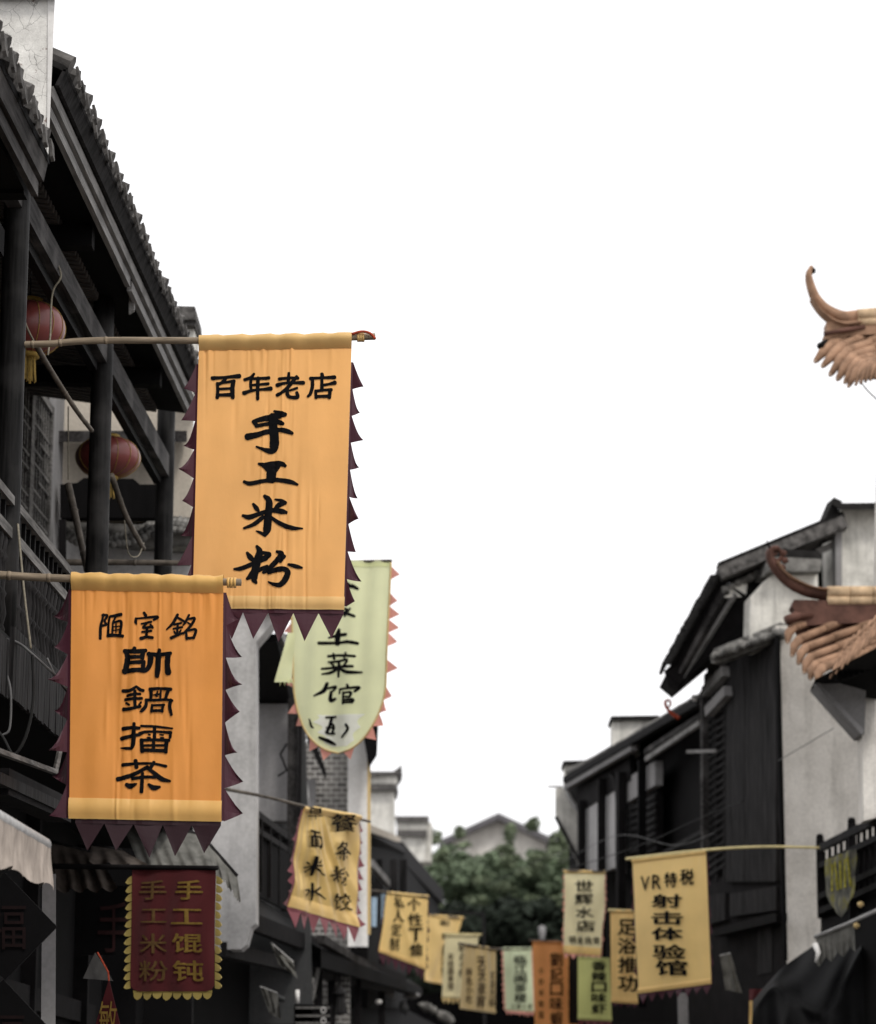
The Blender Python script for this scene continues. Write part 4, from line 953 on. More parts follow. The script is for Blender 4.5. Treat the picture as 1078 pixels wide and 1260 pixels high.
# ================================================================== RIGHT: far timber row
eh = thing('timber_house', 'long dark timber house with grey wall panels on the far right side of the street', 'house', P(770, 1150, 35))
def E(Y, off, z): return V(2.95 - .17 * (Y - 31) + off, Y, z)
EN = V(1, .17, 0).normalized()
def hE(px, py, off=0.0): return hit(px, py, E(31, off, 0), EN)
def quadE(pts, off, th, mat, name, par=None):
    mb = MB(); mb.prism([hE(x, y, off) for x, y in pts], EN * th); return mb.build(name, mat, par or eh)
quadE([(700, 948), (872, 846), (872, 1260), (700, 1260)], .42, .3, M['black'], 'rear_wall')
quadE([(719, 985), (738, 970), (737, 1075), (721, 1080)], .14, .1, M['plaster_panel'], 'wall_panel')
quadE([(743, 975), (757, 960), (757, 1068), (743, 1072)], .14, .1, M['plaster_panel'], 'wall_panel')
quadE([(771, 958), (806, 936), (806, 966), (771, 988)], .14, .1, M['plaster_grey'], 'wall_panel')
quadE([(774, 986), (808, 962), (808, 1046), (774, 1060)], .22, .08, M['blackish'], 'shutter')
mb = MB()
for k in range(7):
    y = 992 + k * 9; a = hE(775, y + 4, .2); b = hE(807, y - 12, .2); mb.bar(a, b, .03, .05)
mb.build('shutter_slats', M['charcoal'], eh)
for x, y0, wd in ((740.5, 958, .07), (764, 950, .14), (790, 935, .06), (716, 985, .09)):
    MB().bar(hE(x, y0, .06), hE(x, 1240, .06), wd, .1, up=EN).build('column', M['blackish'] if x != 790 else M['black'], eh)
MB().bar(hE(768.5, 960, .15), hE(769.5, 1075, .15), .03, .03, up=EN).build('column_edge', M['wood_rail'], eh)
for (x0, y0, x1, y1, o_, wd, ht, mt, nm) in ((697, 969, 780, 920, 0, .08, .07, 'plaster_grey', 'gutter'), (697, 960, 862, 863, -.02, .1, .09, 'blackish', 'fascia_board'), (796, 934, 862, 889, .08, .05, .06, 'wood_grey', 'inner_eave_board'), (795, 925, 862, 881, .06, .05, .06, 'wood_beam', 'inner_eave_board'), (778, 1072, 870, 1020, .05, .03, .05, 'charcoal', 'shop_beam')):
    MB().bar(hE(x0, y0, o_), hE(x1, y1, o_), wd, ht).build(nm, M[mt], eh)
quadE([(700, 972), (775, 928), (775, 960), (712, 1000)], .12, .06, M['blackish'], 'frieze')
ER = V(math.cos(R(30)), 0, math.sin(R(30)))
a = hE(695, 962, 0); b = hE(864, 863, 0)
b.z = a.z = (a.z + b.z) / 2
mb = MB(); mb.hexa([a, b, b + ER * 2.4, a + ER * 2.4], [a + UP * .05, b + UP * .05, b + UP * .05 + ER * 2.4, a + UP * .05 + ER * 2.4])
er = mb.build('roof', M['tile_dark'], eh)
mb = MB(); n = 44; q = random.Random(4)
for i in range(n):
    c = lerp(a, b, (i + .5) / n) + V(-.02, 0, .03 + q.uniform(-.012, .012)); mb.tube([c, c + ER * .3, c + ER * 2.3], [.05 * q.uniform(.8, 1.25), .045, .045], 7)
mb.build('tile_rows', M['tile'], er, True)
# bulge of the upper tile courses nearer the eye
ridge = [hE(700, 950, .1), hE(760, 920, .1), hE(772, 912, .1), hE(800, 894, .2), hE(862, 862, .3)]
mb = MB(); mb.tube(spline([tuple(p) for p in ridge], 6), [.05] * 25, 8); mb.build('ridge_tiles', M['tile_lichen'], er, True)
for (x0, x1, y0, y1, yw, Y, lab) in ((752, 811, 881, 930, 893, 35.5, 'white gable box with a dark cap rising over the far right eave'), (693, 733, 936, 980, 946, 39.5, 'pale gable box with a dark cap at the far end of the right eave')):
    r = thing('firewall', lab, 'wall', P((x0 + x1) / 2, y1, Y))
    wallpx([(x0 + 2, y0 + 5), (x1 - 2, y0 + 5), (x1 - 2, y1), (x0 + 2, y1)], Y, .5).build('wall_face', M['plaster_stained'], r)
    wallpx([(x0, y0), (x1, y0 - 1), (x1, y0 + 4), (x0, y0 + 5)], Y - .08, .7).build('coping', M['tile_dark'], r)
# end wall with its slanting bracket and downpipe
mb = MB(); wallpx([(684, 970), (697, 968), (716, 1000), (719, 1090), (714, 1090), (711, 1058), (684, 1006)], 38.2, .25, mb); mb.build('end_wall', M['plaster_stained'], eh)
MB().tube(spline([tuple(P(696, 968, 37.9)), tuple(P(703, 985, 37.9)), tuple(P(717, 1006, 37.9)), tuple(P(719, 1020, 37.9)), tuple(P(719, 1080, 37.9))], 6), .035, 8).build('downpipe', M['steel'], eh, True)
MB().bar(P(684, 1005, 38.1), P(713, 1060, 38.1), .04, .05).bar(P(713, 1058, 38.1), P(714, 1095, 38.1), .05, .05).build('wall_coping', M['tile_dark'], eh)
MB().tube(spline([tuple(hE(752, 952, .1)), tuple(hE(758, 965, .1)), tuple(hE(760, 1000, .1)), tuple(hE(760, 1060, .1))], 6), .028, 8).build('bent_pipe', M['charcoal'], eh, True)
MB().bar(P(674, 968, 38), P(692, 968, 38), .02, .03).build('antenna_rod', M['steel'], eh)
def finial(pts, Y, r, label):
    p = [tuple(P(x, y, Y)) for x, y in pts]; m = spline(p, 6)
    return MB().tube(m, [lerp(r * 1.4, r * .6, i / (len(m) - 1)) for i in range(len(m))], 8).build('roof_finial', M['redwrap'], None, True, label, 'finial')
finial([(836, 884), (827, 878), (820, 870), (819, 863), (824, 862), (825, 868), (821, 870)], 30.4, .016, 'small red curled finial over the far right eave')
cord([(700, 1068, 36), (745, 1055, 33), (800, 1035, 31), (870, 1003, 29.5), (915, 985, 28.5)], M['cable_dk'], 'upper thin wire along the right facades', .005, 'wire', 'wire')
cord([(690, 1062, 38), (760, 1028, 34), (830, 1040, 31), (880, 1025, 29.5)], M['cable'], 'sagging thin wire in front of the dark opening', .004, 'wire', 'wire')
cord([(600, 1090, 50), (660, 1060, 46), (718, 1038, 39), (770, 1018, 35)], M['cable_dk'], 'thin wire crossing in front of the tree', .006, 'wire', 'wire')

# ---- the near right gable house with the white wall and dark siding
gd = thing('gable_house', 'right hand house with white firewall, dark board siding and steep tiled verge', 'house', P(960, 1180, 29))
def D(Y, off, z): return V(3.45 - .25 * (Y - 28) + off, Y, z)
DN = V(1, .25, 0).normalized()
def hD(px, py, off=0.0): return hit(px, py, D(28, off, 0), DN)
DW = V(1, .12, 0)     # run of the white wall, facing the camera
WN = V(.12, -1, 0).normalized()
def hW(px, py, off=0.0): return hit(px, py, V(3.45, 28 + off, 0), WN)
def polyW(pts, off, th, mat, name):
    return MB().prism([hW(x, y, off) for x, y in pts], -WN * th).build(name, mat, gd)
polyW([(955, 770), (1100, 770), (1100, 1300), (975, 1300), (969, 1180)], 0, .3, M['plaster_right'], 'white_wall')
polyW([(923, 770), (924, 735), (944, 712), (958, 703), (1006, 703), (1009, 780), (955, 800), (923, 800)], .35, .3, M['plaster_stained'], 'upper_wall')
polyW([(950, 685), (1012, 688), (1010, 703), (946, 703)], .15, .6, M['tile_lichen'], 'pilaster_cap')
polyW([(955, 675), (1008, 678), (1012, 688), (950, 686)], .2, .5, M['tile_dark'], 'pilaster_cap')
polyW([(1034, 626), (1110, 626), (1110, 740), (1034, 740)], .55, 1.2, M['plaster_stained'], 'parapet')
MB().hexa([hW(1024, 619, .3), hW(1115, 618, .3), hW(1115, 627, .3), hW(1033, 627, .3)], [hW(1024, 619, 1.9), hW(1115, 618, 1.9), hW(1115, 627, 1.9), hW(1033, 627, 1.9)]).build('parapet_coping', M['tile_dark'], gd)
polyW([(1000, 655), (1035, 640), (1035, 740), (1000, 740)], 1.3, .2, M['black'], 'loft_opening')
polyW([(1028, 655), (1036, 652), (1036, 735), (1029, 735)], .45, .15, M['plaster_grey'], 'loft_post')
MB().bar(hW(1005, 680, .6), hW(1029, 668, .6), .06, .07).build('loft_beam', M['wood_grey'], gd)
# long ridge band
a, b = hW(884, 710, .75), hW(1037, 647, .55)
MB().bar(a, b, .5, .13).build('ridge_band', M['tile'], gd)
MB().bar(a + UP * .1, b + UP * .1, .3, .06).build('ridge_band', M['tile_dark'], gd)
MB().bar(hW(1006, 668, .7), hW(1027, 618, .7), .3, .1).build('parapet_verge', M['tile_dark'], gd)
polyW([(888, 722), (1000, 668), (1003, 700), (960, 706), (924, 742), (918, 752), (905, 745)], .9, .3, M['charcoal'], 'gable_shadow_wall')
polyW([(889, 722), (920, 716), (918, 734), (892, 735)], .7, .2, M['plaster_stained'], 'corbel')
mb = MB(); q = random.Random(6)
for i in range(13):
    c = hW(893 + i * 7.6, 726 - i * 3.7 + q.uniform(-1, 1), .72); mb.tube([c + V(0, -.05, 0), c + V(0, .4, .05)], .04 * q.uniform(.8, 1.2), 7)
mb.build('under_ridge_tiles', M['tile_lichen'], gd, True)
# steep verge with scalloped tiles, and the dark soffit under it
va, vb = hW(884, 712, .7), hW(820, 828, 1.6)
MB().hexa([va, vb, vb + V(.14, 0, -.12), va + V(.5, 0, -.3)], [va + V(0, 1.6, 0), vb + V(0, 1.0, 0), vb + V(.14, 1.0, -.12), va + V(.5, 1.6, -.3)]).build('roof', M['blackish'], gd)
MB().bar(lerp(va, vb, .06) + V(.11, -.04, -.05), vb + V(.14, -.04, .02), .05, .12).build('verge_board', M['wood_beam'], gd)
MB().bar(lerp(va, vb, .05) + V(.2, -.03, -.12), vb + V(.19, -.03, -.05), .04, .05).build('verge_board', M['wood_grey'], gd)
mb = MB(); q = random.Random(16)
for i in range(26):
    c = lerp(va, vb, (i + .3) / 27.5) + V(-.015, -.05, .02); mb.tube([c + V(.03, -.03, .0), c + V(-.045, .1, .02), c + V(-.03, .8, .02)], [.026 * q.uniform(.8, 1.3), .028 * q.uniform(.7, 1.2), .022], 7)
mb.build('verge_tiles', M['tile_dark'], gd, True)
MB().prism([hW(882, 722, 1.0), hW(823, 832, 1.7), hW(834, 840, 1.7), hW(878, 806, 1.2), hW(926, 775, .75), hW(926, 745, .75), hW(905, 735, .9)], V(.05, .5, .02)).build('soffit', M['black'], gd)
MB().prism([hW(817, 826, 1.62), hW(832, 812, 1.62), hW(842, 826, 1.62), hW(836, 850, 1.62), hW(823, 846, 1.62)], V(.02, .06, 0)).build('verge_end', M['blackish'], gd)
# tiled ledge over the siding, siding boards, lattice bay
mb = MB(); q = random.Random(26)
for i in range(17):
    t = i / 16; c = hW(lerp(966, 880, t), lerp(778, 810, t) + q.uniform(-2, 2) - 4 * math.sin(t * 3.1), -.12 + .7 * t); mb.tube([c + V(-.03, -.12, -.03), c + V(.05, .35, .1)], .034 * q.uniform(.8, 1.3), 7)
a, b = hW(966, 783, 0), hW(880, 814, .7); mb.bar(a, b, .14, .06)
a, b = hW(966, 770, .1), hW(884, 803, .8); mb.bar(a, b, .14, .06)
mb.build('tiled_ledge', M['tile_lichen'], gd, True)
mb = MB()
n = 11
for i in range(n):
    x0 = lerp(955, 893, i / n); x1 = lerp(955, 893, (i + .97) / n); o_ = rnd.uniform(-.006, .006)
    mb.prism([hD(x0, 784 + (955 - x0) * .42, o_), hD(x1, 784 + (955 - x1) * .42, o_), hD(x1, 1086, o_), hD(x0, 1084, o_)], DN * .05)
mb.build('siding', M['charcoal'], gd)
MB().bar(hD(956.5, 782, -.03) , hD(966, 1182, -.03), .05, .04, up=DN).build('corner_post', M['black'], gd)
MB().prism([hD(893, 810, .1), hD(866, 830, .1), hD(866, 1086, .1), hD(893, 1086, .1)], DN * .06).build('lattice_backing', M['black'], gd)
mb = MB(); q = random.Random(6)
for k in range(22):
    y = 868 + k * 9.6; mb.bar(hD(893, y - 6, .04), hD(872, y + 8, .04), .03, .035)
for x in (892, 882, 873): mb.bar(hD(x, 850, .05), hD(x, 1084, .05), .035, .03, up=DN)
mb.build('lattice', M['charcoal'], gd)
MB().bar(hD(866.5, 850, -.05), hD(867.5, 1046, -.05), .085, .07, up=DN).build('grey_post', M['wood_beam'], gd)
for (x0, y0, x1, y1) in ((868, 852, 893, 826), (872, 876, 896, 850)):
    MB().bar(hD(x0, y0, -.05), hD(x1, y1, -.05), .09, .11).build('rolled_blind', M['plaster_grey'] if y0 > 860 else M['wood_grey'], gd)
MB().bar(P(846, 925, 29.5), P(881, 924, 29), .03, .035).build('rod', M['wood_grey'], gd)
MB().prism([hD(872, 812, .02), hD(890, 806, .02), hD(880, 840, .02), hD(866, 850, .02)], DN * .3).build('eave_tiles', M['tile'], gd)
MB().lathe(P(855, 859, 30.2), [(.001, .04), (.04, .03), (.035, -.02), (.001, -.04)], 10).build('porcelain_knob', M['plaster_edge'], gd, True)
# lower storey in shade
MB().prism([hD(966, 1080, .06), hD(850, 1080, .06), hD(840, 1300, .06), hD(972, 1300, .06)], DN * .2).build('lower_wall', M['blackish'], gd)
for pts, o_, m_, nm in (([(955, 1090), (898, 1100), (898, 1128), (955, 1120)], .0, 'charcoal', 'shop_box'), ([(892, 1098), (862, 1104), (862, 1140), (892, 1132)], .0, 'charcoal', 'shop_box'),
        ([(955, 1123), (875, 1144), (875, 1153), (955, 1134)], -.1, 'wood_dark', 'shop_canopy'), ([(950, 1140), (932, 1142), (932, 1200), (950, 1196)], .05, 'charcoal', 'shop_panel')):
    MB().prism([hD(x, y, o_) for x, y in pts], DN * .12).build(nm, M[m_], gd)
flag([(886, 1176), (899, 1173), (893, 1218), (913, 1222)], 28.2, M['awning_grey'], 'grey cloth hanging in the dark shop right of the VR banner', 'hanging_cloth', 'cloth')
MB().bar(P(840, 1222, 29), P(842, 1300, 29), .1, .08, up=V(0, 1, 0)).build('pale_post', M['plaster_grey'], None, label='pale post at the bottom under the VR banner', cat='post')
fl = thing('banner', 'sliver of a red and gold banner beside the black tarpaulin', 'banner', P(931, 1290, 26.5), 'cloth banners hung over the street')
s = Sheet((922, 1217), (940, 1217), (922, 1290), (940, 1290), 26.5, 26.5, .02, 3, .3, 3); mb = MB(); s.cloth(mb, 12, 6, v1=.2); mb.build('red_head', M['red_cloth'], fl, True)
mb = MB(); s.cloth(mb, 12, 16, v0=.2); mb.build('cloth', M['gold_warm'], fl, True)

# ================================================================== RIGHT: the near pavilion with terracotta eaves
pv = thing('pavilion', 'pavilion on the right edge with two upturned terracotta tile eaves', 'pavilion', V(4.6, 24, 0))
YP = 25.0
def roll(a, b, drop, Ya, Yb, r, mb, lip, ext=1.45):
    "one row of half round tiles from the ridge (b) to the eave (a), with its drooping end tile"
    A_ = P(*a, Ya); B_ = P(*b, Yb); n = max(2, int((A_ - B_).length / .26)); d = (A_ - B_)
    m = [lerp(B_, A_, i / n) for i in range(n + 1)]
    for i in range(n):
        mb.tube([m[i] - d * (.04 / max(d.length, .1)) , m[i + 1]], [r * .84, r * 1.08], 9)
    e = A_ + (P(*drop, Ya - .1) - A_) * ext
    mid = lerp(A_, e, .30) + (A_ - B_).normalized() * .035
    mb.tube([A_ - d.normalized() * .05, A_, mid, e], [r * 1.04, r * 1.08, r * 1.02, r * .5], 9)
    lip.append((lerp(mid, e, .78), e + (e - mid) * .10, r * .58, r * .3))
def horn(pts, Y, w0, w1, wid, name, mat, par, hook=None):
    "an upcurled ridge end, swept as a flat bar with rounded back"
    m = spline([(*pts[i],) for i in range(len(pts))], 7); mb = MB(); n = len(m); rows = []
    P3 = [P(x, y, Y) for x, y in m]
    for i in range(n):
        t = (P3[min(i + 1, n - 1)] - P3[max(i - 1, 0)]).normalized(); nn = V(-t.z, 0, t.x)
        wv = lerp(w0, w1, i / (n - 1)) / 2; c = P3[i]
        rows.append([c + nn * wv * math.cos(a) + V(0, wid / 2 * math.sin(a), 0) for a in [6.2832 * k / 12 for k in range(13)]])
    mb.grid(rows); mb.poly(rows[0][:-1]); mb.poly(rows[-1][:-1]); return mb.build(name, mat, par, True)

# lower tier
Y = YP
rl = MB(); lip = []
ends = [((977, 772), (1022, 757), (970, 788)), ((984, 787), (1046, 760), (976, 804)), ((992, 797), (1092, 760), (984, 814)), ((998, 809), (1094, 771), (991, 825)),
        ((1004, 818), (1094, 783), (998, 833)), ((1012, 822), (1094, 792), (1006, 837))]
for k, (a, b, d) in enumerate(ends): roll(a, b, d, Y - .12 * k, Y + .12 - .02 * k, .041, rl, lip, 1.15)
for k in range(1, 11):
    t = k / 10; x = lerp(1022, 1090, t); y = lerp(823, 763, t ** 1.1); fan = MB(); roll((x + 4, y - 7), (x + 14, y - 27), (x - 4 + 1 * t, y + 9), Y - 1.0 - 1.6 * t, Y - .95 - 1.55 * t, .0165, fan, []); fan.build('eave_tile', M['terra'], pv, True)
rl.build('tile_rows', M['terra'], pv, True); [MB().tube([a_, b_], [r0, r1], 7).build('tile_end', M['terra_lip'], pv, True) for a_, b_, r0, r1 in lip]
mb = MB(); mb.grid([[P(lerp(a[0], b[0], t), lerp(a[1], b[1], t) + 3, lerp(Y - .12 * k, Y + .12 - .02 * k, t) + .07) for t in (0, .33, .66, 1)] for k, (a, b, d) in enumerate(ends)]); mb.build('roof_deck', M['terra_dk'], pv); mb = MB(); mb.grid([[P(lerp(1022, 1092, t) + 14 * s_, lerp(822, 760, t ** 1.1) - 24 * s_ + 3, Y - .95 - 1.55 * t + .06) for s_ in (0, .5, 1, 1.3)] for t in (0, .25, .5, .75, 1)]); mb.build('eave_gap_shade', M['black'], pv)  # the black sheet paints shade into the gaps between the eave tiles
mb = MB(); wallpx([(972, 768), (978, 750), (974, 746), (977, 738), (1000, 738), (1105, 742), (1105, 764), (1060, 766), (985, 770)], Y, .22, mb); mb.build('ridge_web', M['terra_dk'], pv)
horn([(1022, 731), (1000, 729), (981, 722), (966, 712), (953, 697), (947, 684), (950, 677), (958, 676)], Y + .1, .125, .065, .16, 'ridge_horn', M['terra_dk'], pv)
horn([(1020, 727), (1000, 724), (981, 716), (966, 706), (956, 692)], Y + .06, .03, .02, .19, 'horn_rib', M['terra'], pv)
mb = MB(); c = P(955, 684, Y + .06)
m = [c + V((.075 - .0052 * i) * math.cos(2.2 - .62 * i), 0, (.075 - .0052 * i) * math.sin(2.2 - .62 * i)) for i in range(13)]
mb.tube(m, [.026 - .0012 * i for i in range(13)], 8, sq=(1.0, 1.0)); 
for dx, dy in ((964, 681), (966, 690), (963, 699)): mb.lathe(P(dx, dy, Y + .05), [(.001, -.03), (.03, -.015), (.033, .01), (.02, .03), (.001, .035)], 9)
mb.build('scroll', M['terra_dk'], pv, True)
MB().tube(spline([tuple(P(950, 678, Y + .05)), tuple(P(946, 672, Y + .05)), tuple(P(943, 664, Y + .05))], 5), [.016 - .0012 * i for i in range(11)], 6).build('horn_spike', M['blackish'], pv, True)
mb = MB()
for (x0, x1) in ((1018, 1045), (1046, 1073), (1074, 1101)):
    for yy, r in ((728.5, .055), (739, .045)):
        a_, b_ = P(x0, yy, Y + .02), P(x1, yy, Y + .02); mb.tube([a_, b_], [r, r * 1.03], 12)
mb.build('ridge_tiles', M['terra_pale'], pv, True)
MB().tube([P(968, 764, Y - .08), P(980, 758, Y - .05), P(1000, 757, Y)], [.05, .04, .02], 9).build('corner_tile', M['terra_dk'], pv, True)
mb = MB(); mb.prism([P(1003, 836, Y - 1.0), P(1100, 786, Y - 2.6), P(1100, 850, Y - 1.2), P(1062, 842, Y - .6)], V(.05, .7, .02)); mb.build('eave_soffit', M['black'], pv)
mb = MB(); q = random.Random(3)
for i in range(9): c = P(1030 + 7 * i, 838 - 2.6 * i, Y - 1.3); mb.prism([c, c + V(.035, 0, .0), c + V(.05, 0, .07), c + V(.02, 0, .09), c + V(.0, 0, .04)], V(0, .03, 0))
mb.build('carved_valance', M['black'], pv)
mb = MB(); mb.prism([P(1003, 840, Y - .7), P(1066, 838, Y - .7), P(1064, 902, Y - .5), P(1058, 902, Y - .5)], V(.02, .5, 0)); mb.build('corner_bracket', M['plaster_grey'], pv)
MB().bar(P(1004, 841, Y - .75), P(1061, 902, Y - .55), .04, .05).build('bracket_edge', M['plaster_grey'], pv)
mb = MB(); wallpx([(1060, 842), (1105, 842), (1105, 1000), (1063, 1010)], Y - .3, .3, mb); mb.build('corner_wall', M['plaster_right'], pv)
# upper tier
Y2 = 24.6
rl = MB(); lip = []
ends = [((1024, 424), (1048, 414), (1010, 438)), ((1036, 427), (1064, 414), (1020, 443)), ((1044, 433), (1098, 411), (1029, 452)), ((1050, 440), (1098, 420), (1037, 458)), ((1056, 444), (1098, 430), (1045, 462)), ((1062, 447), (1098, 436), (1050, 466))]
for k, (a, b, d) in enumerate(ends): roll(a, b, d, Y2 - .12 * k, Y2 + .1, .052 if k < 4 else .042, rl, lip)
for k in range(8):
    t = k / 7; x = lerp(1066, 1105, t); y = lerp(448, 434, t); roll((x, y), (x + 20, y - 9), (x - 9 + 2 * t, y + 18), Y2 - .8 - .6 * t, Y2 - .7 - .4 * t, .024, rl, [])
rl.build('tile_rows', M['terra'], pv, True); [MB().tube([a_, b_], [r0, r1], 7).build('tile_end', M['terra_lip'], pv, True) for a_, b_, r0, r1 in lip]
mb = MB(); mb.prism([P(1018, 424, Y2 + .3), P(1105, 405, Y2 + .3), P(1105, 454, Y2 - .6), P(1064, 456, Y2 - .3), P(1042, 448, Y2 + .1)], V(.02, .22, -.03)); mb.build('roof_deck', M['terra_dk'], pv)
mb = MB(); wallpx([(1017, 396), (1105, 391), (1105, 410), (1050, 412), (1016, 420), (1015, 410), (1018, 408)], Y2, .2, mb); mb.build('ridge_web', M['terra'], pv)
horn([(1058, 391), (1040, 392), (1025, 387), (1012, 378), (1003, 366), (997, 350), (995, 338), (998, 330)], Y2 + .1, .16, .045, .17, 'ridge_horn', M['terra'], pv)
horn([(1058, 399), (1040, 401), (1026, 397), (1012, 387), (1003, 376), (998, 368)], Y2 + .05, .05, .02, .2, 'horn_rib', M['terra'], pv)
MB().lathe(P(999.5, 333, Y2 + .08), [(.001, -.036), (.03, -.02), (.036, .0), (.03, .02), (.001, .036)], 12).build('horn_knob', M['blackish'], pv, True)
mb = MB()
for (x0, x1) in ((1056, 1080), (1081, 1106)):
    for yy, r in ((388, .06), (397, .045)): mb.tube([P(x0, yy, Y2 + .02), P(x1, yy - 2, Y2 + .02)], r, 12)
mb.build('ridge_tiles', M['terra_pale'], pv, True)
MB().tube([P(1014, 411, Y2 - .06), P(1035, 407, Y2 - .04), P(1064, 402, Y2)], [.022, .022, .022], 8).build('corner_roll', M['terra_dk'], pv, True)
MB().tube([P(1009, 426, Y2 - .1), P(1017, 421, Y2)], [.034, .03], 9).build('corner_tile', M['blackish'], pv, True)
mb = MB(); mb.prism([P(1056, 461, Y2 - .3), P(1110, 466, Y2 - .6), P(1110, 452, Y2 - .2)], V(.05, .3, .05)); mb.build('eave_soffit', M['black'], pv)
MB().hexa([V(P(1100, 700, Y).x, Y - .3, 6), V(P(1100, 700, Y).x + 2, Y - .3, 6), V(P(1100, 700, Y).x + 2, Y + 1.5, 6), V(P(1100, 700, Y).x, Y + 1.5, 6)], [V(P(1110, 440, Y).x, Y - .3, zat(440, Y)), V(P(1110, 440, Y).x + 2, Y - .3, zat(440, Y)), V(P(1110, 440, Y).x + 2, Y + 1.5, zat(440, Y)), V(P(1110, 440, Y).x, Y + 1.5, zat(440, Y))]).build('upper_wall', M['plaster_right'], pv)
cord([(1058, 468, 24.2), (1068, 481, 24.0), (1082, 494, 23.7)], M['cable_dk'], 'thin wire under the upper terracotta eave', .007, 'wire', 'wire')
cord([(958, 936, 27.6), (1026, 896, 26.5)], M['cable'], 'thin wire crossing the white right wall', .004, 'wire', 'wire')

# balcony railing of the pavilion, valance, tarpaulin, pennant
bl = thing('balcony', 'dark timber balcony railing at the right edge below the white wall', 'balcony', P(1040, 1110, 25.5))
Yb0, Yb1 = 26.8, 24.8
for x, y0, y1, t in ((1009, 1033, 1130, 0), (1048, 1013, 1140, .55)):
    MB().bar(P(x, y0, lerp(Yb0, Yb1, t)), P(x + 2, y1, lerp(Yb0, Yb1, t)), .07, .07, up=V(0, 1, 0)).build('post', M['blackish'], bl)
    MB().lathe(P(x, y0 - 1, lerp(Yb0, Yb1, t)), [(.001, .05), (.03, .04), (.04, .0), (.001, -.01)], 10).build('post_cap', M['blackish'], bl, True)
for d in (0, 22, 60, 78): MB().bar(P(1009, 1044 + d, Yb0), P(1095, 1001 + d * 1.05, Yb1 - .4), .05, .055 if d else .07).build('rail', M['wood_dark'] if d else M['charcoal'], bl)
mb = MB()
for i in range(12):
    t = i / 11; x = lerp(1014, 1092, t); mb = MB(); mb.bar(P(x, lerp(1048, 1004, t), lerp(Yb0, Yb1 - .4, t)), P(x, lerp(1062, 1022, t), lerp(Yb0, Yb1 - .4, t)), .03, .03, up=V(0, 1, 0))
    mb.bar(P(x, lerp(1066, 1026, t), lerp(Yb0, Yb1 - .4, t)), P(x + 3, lerp(1120, 1080, t), lerp(Yb0, Yb1 - .4, t)), .02, .02, up=V(0, 1, 0)); mb.build('rail_bar', M['blackish'], bl)

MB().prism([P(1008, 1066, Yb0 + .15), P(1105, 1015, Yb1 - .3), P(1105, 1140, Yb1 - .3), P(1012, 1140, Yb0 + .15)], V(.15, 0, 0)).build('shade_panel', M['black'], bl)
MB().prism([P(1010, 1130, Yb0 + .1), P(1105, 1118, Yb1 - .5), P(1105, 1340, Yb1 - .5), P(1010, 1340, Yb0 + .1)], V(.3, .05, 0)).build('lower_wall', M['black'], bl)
pf = thing('pennant', 'small mottled grey and yellow pennant hanging on the right balcony', 'pennant', P(1036, 1131, 25.4))
def pcut(v):
    if v < .55: return (0, 1)
    t = (v - .55) / .45; return (.62 * t ** 1.6 * .75, 1 - .55 * t ** 1.2)
s = Sheet((1016, 1058), (1052, 1044), (1018, 1132), (1056, 1126), 25.5, 25.3, .02, 15, .1, 3)
mb = MB(); s.cloth(mb, 24, 36, cut=pcut)
mott, t_, b_ = newmat('mottled pennant cloth')
nn = node(t_, 'ShaderNodeTexNoise', Scale=6.0, Detail=4.0); t_.links.new(coords(t_, (3, 3, 1)), nn.inputs['Vector'])
t_.links.new(ramp(t_, nn.outputs[0], [(.35, (.06, .06, .055)), (.5, (.17, .165, .13)), (.62, (.24, .22, .05)), (.75, (.3, .3, .27))]), b_.inputs['Base Color']); b_.inputs['Roughness'].default_value = .85
mb.build('cloth', mott, pf, True)
mb = MB()
for i in range(5): mb.tube([s.at(.2 + .15 * i, .1, .008), s.at(.2 + .15 * i, .55, .008)], .012, 5)
mb.build('yellow_lettering', simple('yellow lettering', (.33, .30, .05), .8, .5, 25), pf)
vl = thing('valance', 'grey ribbed valance under a pale rod at the lower right', 'awning', P(1028, 1185, 25))
MB().tube([P(1003, 1153, 25.4), P(1040, 1138, 25.0), P(1095, 1113, 24.4)], .018, 8).build('rod', M['steel'], vl, True)
rows = []
for j in range(7):
    row = []
    for i in range(61):
        u = i / 60; c = lerp(P(1004, 1154, 25.4), P(1051, 1134, 24.9), u); row.append(c + V(0, -.03 * math.sin(u * 40), 0) * (j / 6) + UP * (-(.24 + .03 * math.sin(u * 20)) * j / 6))
    rows.append(row)
MB().grid(rows).build('fabric', M['awning_grey'], vl, True)
MB().tube([P(1003, 1162, 25.35), P(1007, 1172, 25.3), P(1004, 1184, 25.3)], [.03, .025, .012], 7).build('white_tie', M['plaster_edge'], vl, True)
for x, y in ((1054, 1139), (1059, 1113)): MB().lathe(P(x, y, 24.85), [(.001, -.03), (.03, -.01), (.03, .015), (.001, .03)], 9).build('round_fitting', M['gold_dim'], vl, True)
